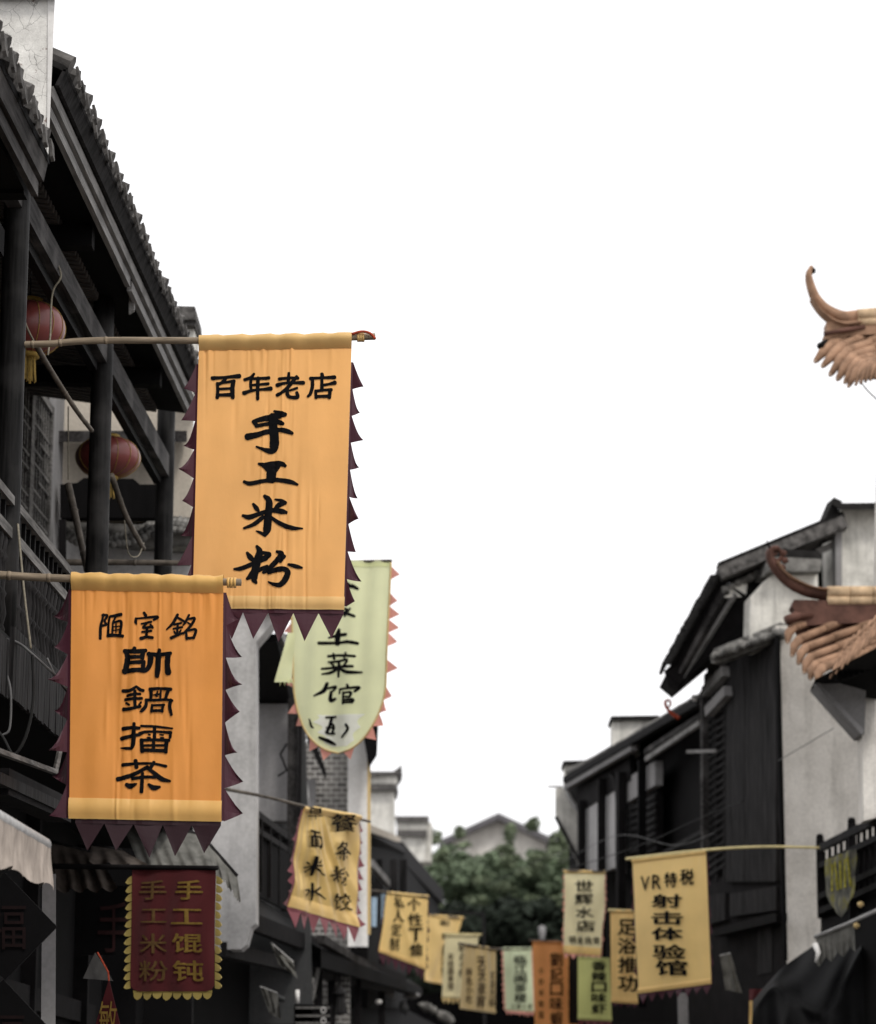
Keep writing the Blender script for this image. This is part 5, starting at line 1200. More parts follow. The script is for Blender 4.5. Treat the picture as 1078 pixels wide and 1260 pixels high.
# black tarpaulin draped over a frame
tp = thing('tarpaulin', 'black tarpaulin draped over a stall frame in the lower right corner', 'tarpaulin', P(1000, 1320, 25.5))
n_ = 48; rows = []
ridge_ = spline([(926, 1232), (948, 1206), (964, 1190), (986, 1174), (1008, 1160), (1032, 1150), (1058, 1140)], 8)
edge_ = spline([(926, 1246), (950, 1216), (968, 1226), (990, 1240), (1012, 1248), (1036, 1216), (1060, 1168)], 8)
for j in range(31):
    row = []
    for i in range(len(ridge_)):
        u = i / (len(ridge_) - 1); (rx, ry), (ex, ey) = ridge_[i], edge_[i]
        if j <= 12:
            v = j / 12; x, y, Yd = lerp(rx, ex, v), lerp(ry, ey, v), lerp(26.2, 25.3, v) - .10 * math.sin(math.pi * v) * (0.5 + math.sin(u * 11)) + .05 * math.sin(v * 9 + u * 15)
        else:
            v = (j - 12) / 18; x, y = ex + 14 * v * (u - .45), lerp(ey, 1335, v); Yd = 25.3 - .22 * v + (.22 * abs(math.sin(u * 8.5 + 1.2 * v)) - .1 + .07 * math.sin(u * 23 - 3 * v)) * (0.25 + v)
        row.append(P(x, y, Yd))
    rows.append(row)
MB().grid(rows).build('sheet', M['tarp'], tp, True)
MB().tube([P(948, 1206, 26.3), P(1060, 1140, 26.0)], .02, 6).bar(P(1060, 1140, 26), P(1060, 1330, 26), .04, .04, up=V(0, 1, 0)).bar(P(948, 1206, 26.3), P(948, 1330, 26.3), .04, .04, up=V(0, 1, 0)).build('stall_frame', M['blackish'], tp)

# ================================================================== BANNERS
G1 = dict(ox=250, oy=450, k=5.989); G2 = dict(ox=270, oy=560, k=6.3); G3 = dict(ox=100, oy=740, k=6.7375); G4 = dict(ox=120, oy=840, k=8.4)
G6 = dict(ox=340, oy=680, k=4.847); G7 = dict(ox=345, oy=980, k=7.41)

# ---- the tall orange banner
b1, s1 = banner((245, 419), (433, 416), (237, 747), (423, 749), 13.5, 13.5, (M['gold_cloth1'], M['gold_hem1'], M['maroon']),
    'tall orange banner, highest of all, for a hundred year old rice noodle shop', amp=0.0036, seed=4, nf=6, crease=64, sleeve=0.058, hem=0.06,
    side=(0,), bottom=(6, 0.17), nu=170, nv=110, curl=0.02)
for sd, cnt, sv_ in ((-1, 8, 0.09), (1, 9, 0.09)):
    mb = MB(); fringe_side(s1, mb, sd, cnt, 0.069, sv_, 0.99 if sd > 0 else 0.95, tipdown=0.88, wl=0.17, seed=11 + sd, curl=0.06)
    mb.build('side_fringe', M['maroon'], b1)
s1.ink([[(68,98,22),(165,92,16),(268,82,24)],[(170,95,16),(150,122,20),(118,145,14)],[(105,135,16),(108,190,17),(104,245,19)],[(105,138,14),(165,130,14),(230,120,18)],[(222,125,22),(216,180,23),(218,243,21)],[(108,180,14),(216,175,14)],[(106,225,17),(216,222,20)]], parent=b1, mat=M['ink'], wmul=1.45, **G1)
s1.ink([[(375,65,14),(350,93,19),(305,108,17)],[(345,102,16),(420,100,16),(485,95,19)],[(350,150,14),(420,145,14),(480,138,17)],[(352,105,14),(350,150,16),(355,190,14)],[(300,208,23),(360,190,16),(430,182,15),(500,175,23)],[(405,95,18),(402,170,19),(402,255,17)]], parent=b1, mat=M['ink'], wmul=1.45, **G1)
s1.ink([[(632,60,14),(628,120,19)],[(560,105,18),(640,98,15),(700,98,17)],[(545,150,22),(620,135,15),(740,132,21)],[(690,85,16),(640,150,20),(590,200,17),(545,225,19)],[(625,165,14),(620,215,20),(640,240,19),(695,240,20),(690,205,17)],[(692,172,14),(640,192,12)]], parent=b1, mat=M['ink'], wmul=1.45, **G1)
s1.ink([[(875,65,18),(880,95,22)],[(790,100,18),(880,95,15),(970,92,21)],[(805,105,18),(805,160,19),(790,215,17),(772,235,14)],[(875,105,16),(875,190,19)],[(885,150,15),(930,142,15),(972,132,23)],[(828,190,14),(832,245,17)],[(828,195,16),(900,186,15),(945,185,19)],[(935,190,19),(930,245,18)],[(830,235,17),(930,232,18)]], parent=b1, mat=M['ink'], wmul=1.45, **G1)
s1.ink([[(525,345,14),(570,362,26),(606,372,22)],[(600,372,22),(520,388,36),(440,402,28),(375,420,20)],[(370,420,20),(395,450,22)],[(390,455,20),(470,440,20),(540,425,28),(588,440,20)],[(325,535,36),(400,520,30),(480,495,26),(560,485,24),(620,495,26),(658,510,16)],[(515,385,48),(515,450,46),(525,540,48),(522,610,46),(500,640,34),(450,630,20),(392,608,10)]], parent=b1, mat=M['ink'], wmul=1.45, **G1)
s1.ink([[(305,80,18),(350,88,30),(420,80,36),(480,80,36),(512,96,22)],[(320,85,16),(370,112,40),(400,140,50)],[(450,95,44),(408,140,66),(400,200,66)],[(190,218,20),(240,232,30),(350,212,28),(450,205,30),(550,220,32),(606,240,16)]], parent=b1, mat=M['ink'], wmul=1.16, **G2)
s1.ink([[(350,328,24),(385,370,44),(378,480,50),(370,580,54),(352,632,24)],[(352,630,22),(320,612,22),(285,598,8)],[(262,390,18),(285,420,32),(302,442,22)],[(432,355,12),(480,365,24),(512,382,26)],[(505,382,28),(460,400,34),(425,435,20)],[(182,480,20),(230,492,34),(300,470,30),(400,440,32),(480,447,36),(518,455,24)],[(340,490,28),(270,545,28),(190,578,16)],[(395,490,22),(470,540,30),(560,575,30),(645,580,10)]], parent=b1, mat=M['ink'], wmul=1.16, **G2)
s1.ink([[(215,765,20),(240,800,36),(272,832,22)],[(290,715,20),(312,760,46),(288,850,54),(270,960,44),(285,995,20)],[(320,762,24),(390,775,26),(350,805,34),(310,835,20)],[(115,890,16),(170,885,30),(260,850,30),(365,808,26)],[(270,890,30),(245,940,38),(215,965,20)],[(300,900,30),(370,868,26)],[(445,755,20),(482,775,38),(440,830,36),(380,890,32),(340,915,20)],[(505,790,24),(470,830,28)],[(535,855,18),(590,868,28),(640,880,16)],[(380,915,26),(440,895,34),(500,890,36),(530,915,38),(510,970,40),(470,1010,34),(420,1005,24),(378,985,10)]], parent=b1, mat=M['ink'], wmul=1.16, **G2)
p1, sh1 = pole([(23, 424), (60, 423), (120, 419), (250, 419), (355, 417.3), (462, 414)], [13.5] * 6, 0.0175, M['bamboo'], 'long bamboo pole carrying the tall orange banner', nodes=6, taper=1.0)
mb = MB()
for x in (441, 444, 447): c = P(x, 415, 13.5); mb.tube([c - V(.006, 0, 0), c + V(.006, 0, .0)], 0.024, 10)
mb.build('cord_wrap', M['gold_hem1'], p1, True)
mb = MB(); a = P(436, 410, 13.47); b = P(462, 411, 13.47)
mb.tube(spline([tuple(P(433, 411, 13.48)), tuple(P(445, 408, 13.47)), tuple(P(455, 410, 13.47)), tuple(P(462, 417, 13.47))], 5), 0.007, 6)
mb.build('red_thread', M['redwrap'], p1, True)

# ---- the deep orange banner in front
b2, s2 = banner((88, 712), (275, 716), (85, 1006), (272, 1010), 12.7, 12.7, (M['gold_cloth2'], M['gold_hem2'], M['maroon']),
    'deep orange banner hanging lowest and nearest on the left, with seven characters', amp=0.0036, seed=8, nf=6, crease=64, sleeve=0.06, hem=0.092,
    side=(0,), bottom=(0,), nu=170, nv=100, bulge=0.008)
for sd, cnt in ((-1, 7), (1, 7)):
    mb = MB(); fringe_side(s2, mb, sd, cnt, 0.088, 0.045, 1.0, tipdown=0.85, wl=0.17, seed=31 + sd, curl=0.065, jit=.15)
    mb.build('side_fringe', M['maroon'], b2)
mb = MB(); fringe_bottom(s2, mb, 5, 0.165, 0.04, 1.0, seed=4); mb.build('bottom_fringe', M['maroon_dk'], b2)
s2.ink([[(185,112,16),(175,160,16),(162,215,19),(158,315,20)],[(175,120,16),(215,120,17),(195,165,15),(205,195,17),(175,210,15)],[(240,130,18),(330,112,24)],[(235,135,16),(226,190,16),(222,275,19)],[(220,290,24),(280,286,22),(345,295,22)],[(285,130,14),(262,180,14)],[(265,180,14),(330,172,18),(322,270,20)],[(262,182,12),(258,265,14)],[(288,190,11),(286,262,10)],[(265,215,9),(320,210,9)],[(265,245,9),(320,240,9)]], parent=b2, mat=M['ink'], wmul=1.3, **G3)
s2.ink([[(520,98,18),(535,122,22)],[(455,145,14),(452,175,19),(458,195,12)],[(455,150,12),(540,140,15),(635,135,20),(600,160,14)],[(500,192,13),(580,175,17)],[(545,185,14),(515,225,16),(590,215,19)],[(575,198,14),(592,225,17)],[(545,225,18),(540,300,18)],[(505,260,15),(582,250,16)],[(495,315,24),(540,302,20),(592,308,20)]], parent=b2, mat=M['ink'], wmul=1.3, **G3)
s2.ink([[(800,115,18),(760,190,20),(708,240,10)],[(800,140,16),(850,170,17)],[(770,200,14),(830,185,15)],[(765,235,14),(838,220,15)],[(802,190,16),(795,280,16)],[(770,255,10),(782,275,13)],[(828,245,11),(815,265,13)],[(745,312,22),(790,292,18),(842,270,15)],[(895,115,14),(870,170,17),(845,205,12)],[(890,150,14),(940,145,18),(905,210,18),(848,275,14)],[(885,182,12),(907,197,13)],[(870,250,14),(875,320,18)],[(870,252,14),(948,240,18),(932,312,18)],[(875,314,18),(938,306,16)]], parent=b2, mat=M['ink'], wmul=1.3, **G3)
s2.ink([[(445,395,24),(430,420,26)],[(365,415,24),(385,470,34),(375,550,36),(360,600,30)],[(360,420,28),(450,425,30),(535,415,26)],[(512,420,32),(506,480,30)],[(385,472,26),(505,468,24)],[(385,520,24),(520,510,26)],[(517,510,30),(512,570,28)],[(355,590,34),(450,580,30),(520,575,26)],[(560,440,28),(575,470,36),(565,540,32),(530,585,24),(490,590,14)],[(555,445,28),(650,450,26),(742,440,24)],[(720,445,36),(715,540,36),(722,602,42)],[(648,410,24),(640,470,36),(635,560,36),(628,630,30)]], parent=b2, mat=M['ink'], wmul=1.3, **G3)
s2.ink([[(265,100,36),(340,95,32),(405,55,24)],[(405,55,24),(440,85,32),(475,95,30)],[(310,150,28),(390,132,28),(445,130,22)],[(290,190,30),(380,180,28),(460,175,28)],[(390,100,30),(388,180,32),(392,270,30)],[(298,225,22),(330,245,22)],[(452,215,20),(430,242,20)],[(270,290,38),(340,285,32),(445,258,28)],[(540,80,34),(640,72,28),(760,82,34)],[(550,80,36),(555,140,32),(545,190,28)],[(735,85,36),(715,140,32),(702,190,28)],[(620,100,14),(610,150,26)],[(580,140,14),(650,128,20)],[(655,95,18),(650,165,22)],[(500,190,28),(600,192,26),(700,187,26),(775,200,24)],[(505,185,24),(500,250,32),(462,300,34),(440,310,12)],[(757,190,32),(747,260,34),(765,345,28)],[(565,240,22),(558,312,28)],[(560,247,22),(690,242,24)],[(677,240,28),(667,312,28)],[(558,302,28),(670,300,28)]], parent=b2, mat=M['ink'], wmul=1.12, **G4)
s2.ink([[(265,490,40),(340,480,32),(430,482,34)],[(380,435,30),(375,540,42),(370,640,42),(352,690,30)],[(352,690,28),(290,690,26),(240,685,10)],[(250,590,40),(330,570,34),(432,550,30)],[(450,460,24),(600,465,24),(775,485,18)],[(438,540,38),(500,520,26),(640,518,24),(760,528,32)],[(757,522,30),(750,580,28)],[(590,465,30),(590,600,34)],[(525,545,14),(545,552,18)],[(515,580,14),(545,582,18)],[(645,545,14),(678,552,18)],[(650,580,14),(682,582,18)],[(455,600,34),(465,722,38)],[(455,607,30),(600,602,28),(740,607,32)],[(715,605,38),(705,727,38)],[(470,662,24),(700,657,24)],[(580,605,30),(580,715,32)],[(455,708,34),(700,713,34)]], parent=b2, mat=M['ink'], wmul=1.12, **G4)
s2.ink([[(260,860,36),(400,847,26),(580,847,24),(710,872,28)],[(395,815,38),(405,885,38)],[(585,830,30),(550,890,34)],[(520,880,34),(400,945,36),(290,985,42),(208,1005,42)],[(500,885,26),(570,930,38),(660,1000,46),(750,1025,24)],[(360,1000,32),(470,985,30),(600,985,30)],[(467,945,32),(460,1060,36),(456,1135,36)],[(300,1060,36),(340,1075,52),(402,1053,20)],[(530,1060,26),(580,1092,50),(645,1083,24)]], parent=b2, mat=M['ink'], wmul=1.12, **G4)
p2, _ = pole([(-60, 704), (0, 707.5), (60, 711), (170, 714), (297, 716.5)], [12.7] * 5, 0.02, M['bamboo'], 'bamboo pole carrying the deep orange banner', nodes=5, taper=0.85)
mb = MB()
for x in (281, 285, 289): c = P(x, 717, 12.7); mb.tube([c - V(.006, 0, 0), c + V(.006, 0, 0)], 0.025, 10)
mb.build('cord_wrap', M['gold_hem2'], p2, True)

# ---- the pale green pennant with a rounded foot
def pen(v):
    if v < 0.62: e = 0.0
    else: t = (v - 0.62) / 0.38; e = 0.5 * (1 - math.sqrt(max(0, 1 - t ** 2.0)))
    return e, 1 - e
b3 = thing('banner', 'torn pale green pennant with pink teeth and a rounded foot, behind the tall orange banner', 'banner', P(420, 930, 21.5), 'cloth banners hung over the street')
s3 = Sheet((358, 694), (481, 692), (364, 928), (470, 926), 21.6, 21.2, 0.012, 21, 0.15, 5, 0.03)
mb = MB(); s3.cloth(mb, 50, 90, cut=pen); mb.build('cloth', M['green_pale'], b3, True)
mb = MB(); s3.cloth(mb, 30, 3, 0, 1, -0.012, 0.02, 0.006); mb.build('top_sleeve', M['green_pale'], b3, True)
edge = [(0, v) for v in [0.28 + .05 * i for i in range(7)]]
mb = MB(); q = random.Random(12)
ls = [lerp(0.02, 1.0, i / 44) for i in range(45)]
pts_r = [(pen(v)[1], v) for v in ls]; pts_l = [(pen(v)[0], v) for v in ls]
for pp, sd in ((pts_r, 1), (pts_l, -1)):
    path = []
    for (a, b) in zip(pp[:-1], pp[1:]): path += [(lerp(a[0], b[0], t / 6), lerp(a[1], b[1], t / 6)) for t in range(6)]
    dense = [s3.at(u, v, -0.006) for u, v in path]
    acc = 0; start = 0
    for i in range(1, len(dense)):
        acc += (dense[i] - dense[i - 1]).length
        if acc > 0.105:
            A, B = dense[start], dense[i]; d = (B - A).normalized(); o_ = d.cross(s3.n) * (1 if sd > 0 else -1)
            if o_.x * sd < 0 and abs(o_.x) > .3: o_ = -o_
            if o_.z > 0.2 : o_ = -o_
            L = q.uniform(.06, .11)
            if q.random() > .12: tooth(mb, A, B, (A * .45 + B * .55) + o_ * L + UP * (-.012), q.uniform(-.04, .04), s3.n)
            start = i; acc = 0
    mb.build('toothed_edge', M['pink'], b3); mb = MB()
mb = MB()      # binding cord along the rim and the loose green ribbon
mb.tube([s3.at(pen(v)[1], v, 0.004) for v in [i / 60 for i in range(61)]], 0.008, 5); mb.tube([s3.at(pen(v)[0], v, 0.004) for v in [i / 60 for i in range(61)]], 0.008, 5)
mb.build('edge_binding', M['gold_dim'], b3, True)
mb = MB(); rows = []
for j in range(13):
    t = j / 12; c = P(359 - 11 * t, 778 + 62 * t, 21.0); wv = 0.03 + .035 * t
    rows.append([c + V(-wv, .02 * math.sin(5 * t), 0), c + V(0, .03 * math.sin(4 * t + 1), 0), c + V(wv, .02 * math.sin(6 * t + 2), 0)])
mb.grid(rows)
for k in range(4): a = P(346 + 4 * k, 836, 21.0); mb.tube([a, a + V(-.01 + .012 * k, 0, -.05)], [.008, .002], 4)
mb.build('loose_ribbon', M['green_pale'], b3, True)
mb = MB(); s3.cloth(mb, 24, 30, 0, 1, 0.80, 0.965, 0.004, cut=lambda v: (lerp(*pen(v), .16 + .1 * abs(math.sin(v * 60))), lerp(*pen(v), .86 - .08 * abs(math.sin(v * 47))))); mb.build('white_patch', cloth('white patch cloth', (0.92, 0.92, 0.88), trans=0.25), b3, True)
s3.ink([[(400,150,12),(440,140,14),(455,152,10)],[(300,200,12),(380,190,14),(445,190,12)],[(380,190,14),(330,240,14),(290,260,10)],[(400,215,12),(460,205,22),(494,220,14)]], parent=b3, mat=M['ink'], wmul=1.2, **G6)
s3.ink([[(370,285,14),(380,300,14)],[(320,315,12),(400,308,12),(455,302,12)],[(330,350,10),(430,340,12)],[(390,345,14),(380,400,16),(340,410,8)],[(440,345,10),(400,375,12)],[(405,370,16),(440,372,16),(478,386,14)],[(420,385,12),(455,340,10)]], parent=b3, mat=M['ink'], wmul=1.2, **G6)
s3.ink([[(385,465,16),(378,500,28),(375,550,28)],[(325,515,10),(380,500,18),(430,495,16)],[(270,548,18),(380,545,15),(440,540,18),(495,548,16)]], parent=b3, mat=M['ink'], wmul=1.2, **G6)
s3.ink([[(320,625,14),(380,620,13),(480,625,14)],[(350,608,10),(355,640,15)],[(430,605,12),(420,635,13)],[(440,645,12),(380,655,14),(320,660,10)],[(335,665,12),(350,680,15)],[(385,660,12),(390,675,13)],[(440,655,12),(420,680,13)],[(285,700,12),(380,690,15),(470,685,14)],[(385,670,18),(380,745,15)],[(375,700,14),(330,722,15),(285,732,8)],[(390,700,14),(440,720,20),(520,720,10)]], parent=b3, mat=M['ink'], wmul=1.2, **G6)
s3.ink([[(310,785,16),(290,830,19),(240,862,8)],[(310,815,12),(360,805,15),(340,830,12)],[(330,835,15),(325,885,19),(355,875,14)],[(440,795,12),(445,810,15)],[(390,820,14),(385,845,12)],[(390,822,12),(450,815,13),(505,810,15),(480,835,12)],[(415,840,14),(410,905,17)],[(415,845,10),(460,840,13),(455,865,13)],[(415,868,10),(455,866,11)],[(415,885,10),(470,882,15),(465,900,15)],[(412,900,13),(468,898,13)]], parent=b3, mat=M['ink'], wmul=1.2, **G6)
s3.ink([[(300,985,10),(355,982,12)],[(330,990,14),(315,1040,14),(300,1075,16)],[(320,1010,10),(340,1040,15),(330,1075,12)],[(300,1045,8),(335,1045,8)],[(265,1105,14),(310,1125,20),(350,1145,12)],[(305,1080,10),(345,1080,12)],[(430,1030,14),(442,1058,14),(400,1105,10)],[(215,1000,8),(225,1040,12),(235,1050,8)]], parent=b3, mat=M['ink'], off=0.009, wmul=1.2, **G6)
pole([(287, 688), (360, 692), (482, 690)], [21.6, 21.6, 21.2], 0.014, M['bamboo_dk'], 'thin pole carrying the torn pale green pennant', nodes=2)

# ---- the crumpled gold satin banner
b4, s4 = banner((372, 994), (444, 1008), (354, 1115), (438, 1140), 23.2, 24.2, (M['gold_satin'], M['gold_pale'], M['rose']),
    'crumpled shiny gold satin banner with rose teeth offering breakfast noodles', amp=0.018, seed=5, diag=-0.42, nf=3, ridges=((.08, .10, 1, .045, .016), (.15, .26, 1.2, .05, .026), (.21, .42, 1.25, .05, .027), (.27, .56, 1.3, .05, .027), (.36, .62, 1.2, .04, .026), (.02, .03, 1, .04, .014)), sleeve=0.035, hem=0.09,
    side=(9, 0.09), bottom=(7, 0.16), nu=140, nv=90, curl=0.04)
s4.ink([[(245,310,20),(310,330,20)],[(275,320,14),(265,365,15)],[(250,360,18),(240,450,17)],[(255,360,17),(320,370,20),(335,420,20),(310,470,20)],[(270,370,10),(268,440,11)],[(295,370,10),(292,445,11)],[(265,395,10),(300,398,10)],[(262,420,10),(300,422,10)],[(245,445,15),(310,455,15)]], parent=b4, mat=M['ink'], wmul=1.1, **G7, off=.03)
s4.ink([[(520,410,14),(500,450,17),(470,480,12)],[(510,430,12),(560,430,17),(530,480,15),(460,520,12)],[(515,455,14),(560,490,20),(615,525,18)],[(485,520,14),(570,510,14)],[(525,490,17),(525,575,17)],[(495,540,12),(480,560,13)],[(550,540,14),(565,560,13)]], parent=b4, mat=M['ink'], wmul=1.1, **G7, off=.03)
s4.ink([[(265,545,18),(260,620,21),(250,715,17)],[(210,600,14),(230,615,15)],[(300,575,17),(280,600,15)],[(195,650,14),(260,630,17),(320,625,17)],[(250,650,14),(195,690,11)],[(270,650,14),(310,690,20),(350,715,12)]], parent=b4, mat=M['ink'], wmul=1.1, **G7, off=.03)
s4.ink([[(470,640,17),(465,770,19)],[(440,670,14),(455,690,15)],[(500,660,14),(485,685,13)],[(415,720,14),(470,705,15),(510,700,15)],[(460,720,13),(435,760,13)],[(480,720,12),(500,735,13)],[(535,650,17),(515,700,15)],[(560,685,12),(590,725,17)],[(520,745,14),(560,735,17),(555,790,17),(530,805,10)],[(535,745,12),(515,790,13)]], parent=b4, mat=M['ink'], wmul=1.1, **G7, off=.03)
s4.ink([[(255,790,18),(250,870,21),(240,940,17)],[(180,850,14),(225,850,17),(180,895,13)],[(310,820,14),(270,860,15)],[(265,865,14),(310,900,21),(370,930,12)]], parent=b4, mat=M['ink'], wmul=1.1, **G7, off=.03)
for it in (('早', 374, 994, 394, 1008), ('餐', 404, 1001, 431, 1023), ('饺', 404, 1099, 428, 1120)): s4.text([it], b4, M['ink'], .016, .03)
p4, _ = pole([(278, 971), (330, 981), (374, 992), (455, 1011)], [21.8, 22.5, 23.2, 24.4], 0.015, M['bamboo_dk'], 'thin grey pole carrying the crumpled gold satin banner', nodes=3)
mb = MB(); mb.tube([s4.at(u, 0, .012) + UP * .014 for u in [0.18 + .0685 * i for i in range(13)]], 0.02, 8); mb.build('rolled_cloth', M['gold_pale'], b4, True)

# ---- smaller banners down the street
def far_banner(tl, tr, bl, br, Yl, Yr, cl, fr, label, texts, ink='ink', bold=.02, seed=1, amp=.012, diag=0, nf=4, side=(0, .04), bottom=(0, .08), polepx=None, hem=.05, hemc=None, polelab=None, sleeve=.03, polemat='bamboo_dk', billow=0.03, ridges=(), crease=14):
    b, s = banner(tl, tr, bl, br, Yl, Yr, (M[cl], M[hemc or cl], M[fr]), label, amp=amp * .55, seed=seed, diag=diag, nf=nf, side=side, bottom=bottom, nu=60, nv=44, sleeve=sleeve, hem=hem, billow=billow, ridges=ridges, crease=crease)
    if texts:
        for it in texts:
            s.text([it], b, M[ink] , bold, off=.018)
    if polepx: pole(polepx, [Yl + (Yr - Yl) * (p[0] - tl[0]) / (tr[0] - tl[0]) for p in polepx], .016, M[polemat], polelab or 'thin pole carrying the ' + label, nodes=2)
    return b, s
def column(chars, x0, x1, y0, y1, gap=.12, dx=0):
    n = len(chars); h = (y1 - y0) / n
    return [(c, x0 + dx * i, y0 + h * i + h * gap / 2, x1 + dx * i, y0 + h * (i + 1) - h * gap / 2) for i, c in enumerate(chars) if c != ' ']

far_banner((778, 1059), (869, 1048), (786, 1222), (875, 1210), 27.4, 26.7, 'gold_pale', 'maroon', 'pale gold banner on the right lettered VR above five characters',
    [('V', 791, 1079, 802, 1096), ('R', 806, 1077, 817, 1094), ('特', 821, 1074, 836, 1092), ('税', 840, 1070, 856, 1089),
     ('射', 806, 1101, 842, 1117), ('击', 806, 1122, 844, 1138), ('体', 806, 1142, 844, 1157), ('验', 807, 1163, 847, 1180), ('馆', 810, 1182, 848, 1200)],
    bold=.03, seed=14, amp=.006, nf=6, crease=24, side=(8, .035), bottom=(8, .10), hem=.05, polepx=[(771, 1057), (869, 1046), (940, 1042), (1008, 1043)], polelab='pale rod carrying the gold banner lettered VR', polemat='bamboo_gold')
far_banner((476, 1098), (527, 1103), (466, 1171), (524, 1193), 32.4, 33.0, 'gold_pale', 'maroon', 'twisted gold banner with an arrow shaped character, left of the tree',
    column('个性T恤', 498, 516, 1104, 1177, .15, .6) + column('私人定制', 483, 494, 1101, 1170, .12, -2.0), bold=.022, seed=3, amp=.012, diag=-.5, nf=1.6, ridges=((.12, .62, 1, .06, .026), (.02, .1, 1, .05, .02)), side=(8, .03), bottom=(7, .14), polepx=[(457, 1096), (476, 1098), (528, 1104)], polelab='short pole carrying the twisted gold banner')
far_banner((526, 1126), (569, 1129), (522, 1207), (548, 1212), 41, 41.6, 'gold_pale', 'maroon', 'half hidden gold banner with one clear character at its top',
    [('和', 539, 1132, 551, 1139), ('粉', 540, 1149, 551, 1156)] + column('面汤馆', 541, 551, 1162, 1202), seed=6, amp=.02, diag=-.3, nf=2, side=(0,), polepx=[(522, 1125), (573, 1130)], polelab='rod of the half hidden gold banner')
far_banner((548, 1151), (589, 1151), (544, 1227), (582, 1229), 38, 38.4, 'cream', 'gold_dim', 'narrow cream banner wedged between two gold banners',
    column('早点小吃', 562, 570, 1162, 1202) + column('米线面食馆', 550, 556, 1172, 1218), ink='ink_brown', seed=16, amp=.016, nf=2.5, bottom=(7, .08), polepx=[(545, 1149), (593, 1150)], polelab='rod of the narrow cream banner', polemat='bamboo_gold')
far_banner((571, 1162), (611, 1168), (565, 1241), (609, 1247), 35, 36, 'gold_dim', 'maroon', 'tan gold banner with three columns of brown characters',
    column('天天夜宵', 584, 594, 1176, 1240) + column('特色小吃', 572, 578, 1190, 1235) + column('欢迎光临', 600, 607, 1194, 1238), ink='ink_brown', seed=9, amp=.014, nf=5, side=(0,), bottom=(0,), polepx=[(565, 1161), (618, 1169)], polelab='rod of the tan gold banner')
far_banner((619, 1167), (654, 1167), (622, 1243), (657, 1245), 42, 42, 'green_mint', 'pink', 'mint green banner beside the orange one, with black characters',
    column('临江阁茶楼', 633, 648, 1175, 1234) + [('江', 629, 1236, 634, 1241), ('畔', 636, 1236, 641, 1241), ('人', 643, 1236, 648, 1241), ('家', 650, 1236, 655, 1241)], seed=17, amp=.012, nf=3, side=(10, .035), bottom=(7, .07), polepx=[(609, 1168), (656, 1167)], polelab='rod of the mint green banner')
far_banner((655, 1159), (709, 1160), (659, 1290), (712, 1292), 40, 40, 'orange', 'rose', 'bright orange banner with one big and two small columns of characters',
    column('劉記口味蝦', 677, 692, 1172, 1263, .1) + column('小炒米粉面', 663, 669, 1188, 1256, .4) + column('宵夜烧烤汤', 699, 706, 1187, 1255, .4), seed=19, amp=.012, nf=3, side=(0,), polepx=[(651, 1157), (712, 1159)], polelab='rod of the bright orange banner')
far_banner((711, 1178), (750, 1180), (711, 1254), (753, 1256), 33.6, 33.6, 'lime', 'red_cloth', 'lime green banner under the cream one with five black characters',
    column('香辣口味虾', 728, 746, 1182, 1248, .14), seed=23, amp=.006, nf=3, side=(0,), bottom=(5, .12), bold=.03, sleeve=.02)
far_banner((695, 1072), (745, 1073), (694, 1172), (740, 1176), 34.6, 34.2, 'cream', 'pink', 'cream banner with diagonal creases hanging above the lime green one',
    column('世辉水店', 710, 731, 1082, 1148, .2, .6) + [('铁', 702, 1152, 711, 1161), ('板', 713, 1153, 720, 1162), ('烧', 722, 1153, 729, 1162), ('烤', 731, 1153, 738, 1162)], seed=27, amp=.02, diag=.22, nf=2.5, side=(12, .03), bottom=(6, .07), hemc='gold_pale', hem=.09, polepx=[(692, 1071), (747, 1073)], polelab='rod of the cream banner')
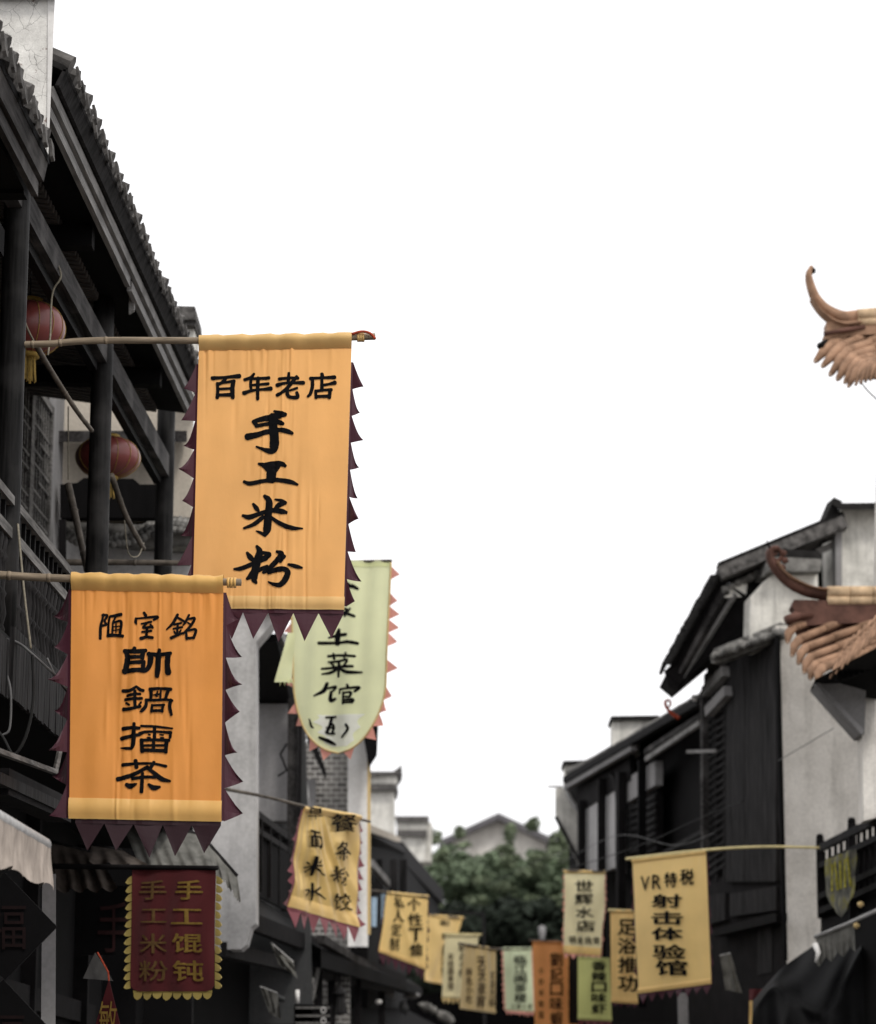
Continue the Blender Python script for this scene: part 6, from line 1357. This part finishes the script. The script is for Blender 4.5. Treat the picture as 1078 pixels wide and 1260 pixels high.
far_banner((751, 1121), (781, 1121), (752, 1233), (785, 1235), 31.5, 31.5, 'gold_warm', 'maroon', 'narrow warm gold banner half behind the VR banner',
    column('足浴推功', 760, 783, 1130, 1222, .16, .3), bold=.026, seed=29, amp=.02, nf=2.5, side=(0,), bottom=(4, .05), polepx=[(748, 1120), (786, 1121)], polelab='rod of the narrow warm gold banner', polemat='bamboo_gold')

# ---- the dark red banner with yellow scalloped fringe
b5 = thing('banner', 'dark red banner with yellow scalloped fringe and ochre lettering in the shade at left', 'banner', P(214, 1228, 17), 'cloth banners hung over the street')
s5 = Sheet((163, 1070), (265, 1070), (160, 1220), (264, 1220), 17.1, 16.9, 0.006, 33, 0.1, 3, 0.02)
def rnd_(v):
    if v < 0.93: return 0, 1
    t = (v - .93) / .07; e = 0.1 * (1 - math.sqrt(max(0, 1 - t * t))); return e, 1 - e
mb = MB(); s5.cloth(mb, 40, 60, cut=rnd_); mb.build('cloth', M['red_cloth'], b5, True)
for sd in (-1, 1):
    mb = MB(); q = random.Random(5 + sd)
    for i in range(13):
        a = .05 + .0715 * i; b = a + .066; u = 0 if sd < 0 else 1; L = q.uniform(.040, .05)
        rows = []
        for j in range(5):
            t = j / 4; sp_ = math.sqrt(max(.03, 1 - t ** 2.4))
            rows.append([s5.at(u + sd * L / s5.W * t, lerp(a, b, .5 - .5 * sp_) + .02 * t, -.004), s5.at(u + sd * L / s5.W * t, lerp(a, b, .5 + .5 * sp_) + .02 * t, -.004 + .01 * t)])
        mb.grid(rows)
    mb.build('side_fringe', M['yellow_fringe'], b5)
mb = MB(); fringe_bottom(s5, mb, 8, .05, .03, .97, seed=3, round_=True); mb.build('bottom_fringe', M['yellow_fringe'], b5)
s5.text(column('手', 218, 250, 1082, 1109) + column('工', 214, 250, 1118, 1139) + column('馄', 215, 250, 1148, 1174) + column('钝', 215, 251, 1181, 1209), b5, M['ochre_text'], .02, .006)
s5.text(column('手', 172, 206, 1082, 1109) + column('工', 175, 207, 1118, 1137) + column('米', 173, 208, 1148, 1175) + column('粉', 172, 208, 1181, 1209), b5, simple('faded ochre lettering', (0.13, 0.075, 0.03), .8, .3, 30), .014, .006)
pole([(58, 1066), (160, 1067), (268, 1068)], [17.3, 17.1, 16.9], .018, M['blackish'], 'black rail carrying the dark red banner', nodes=0, name='rail')
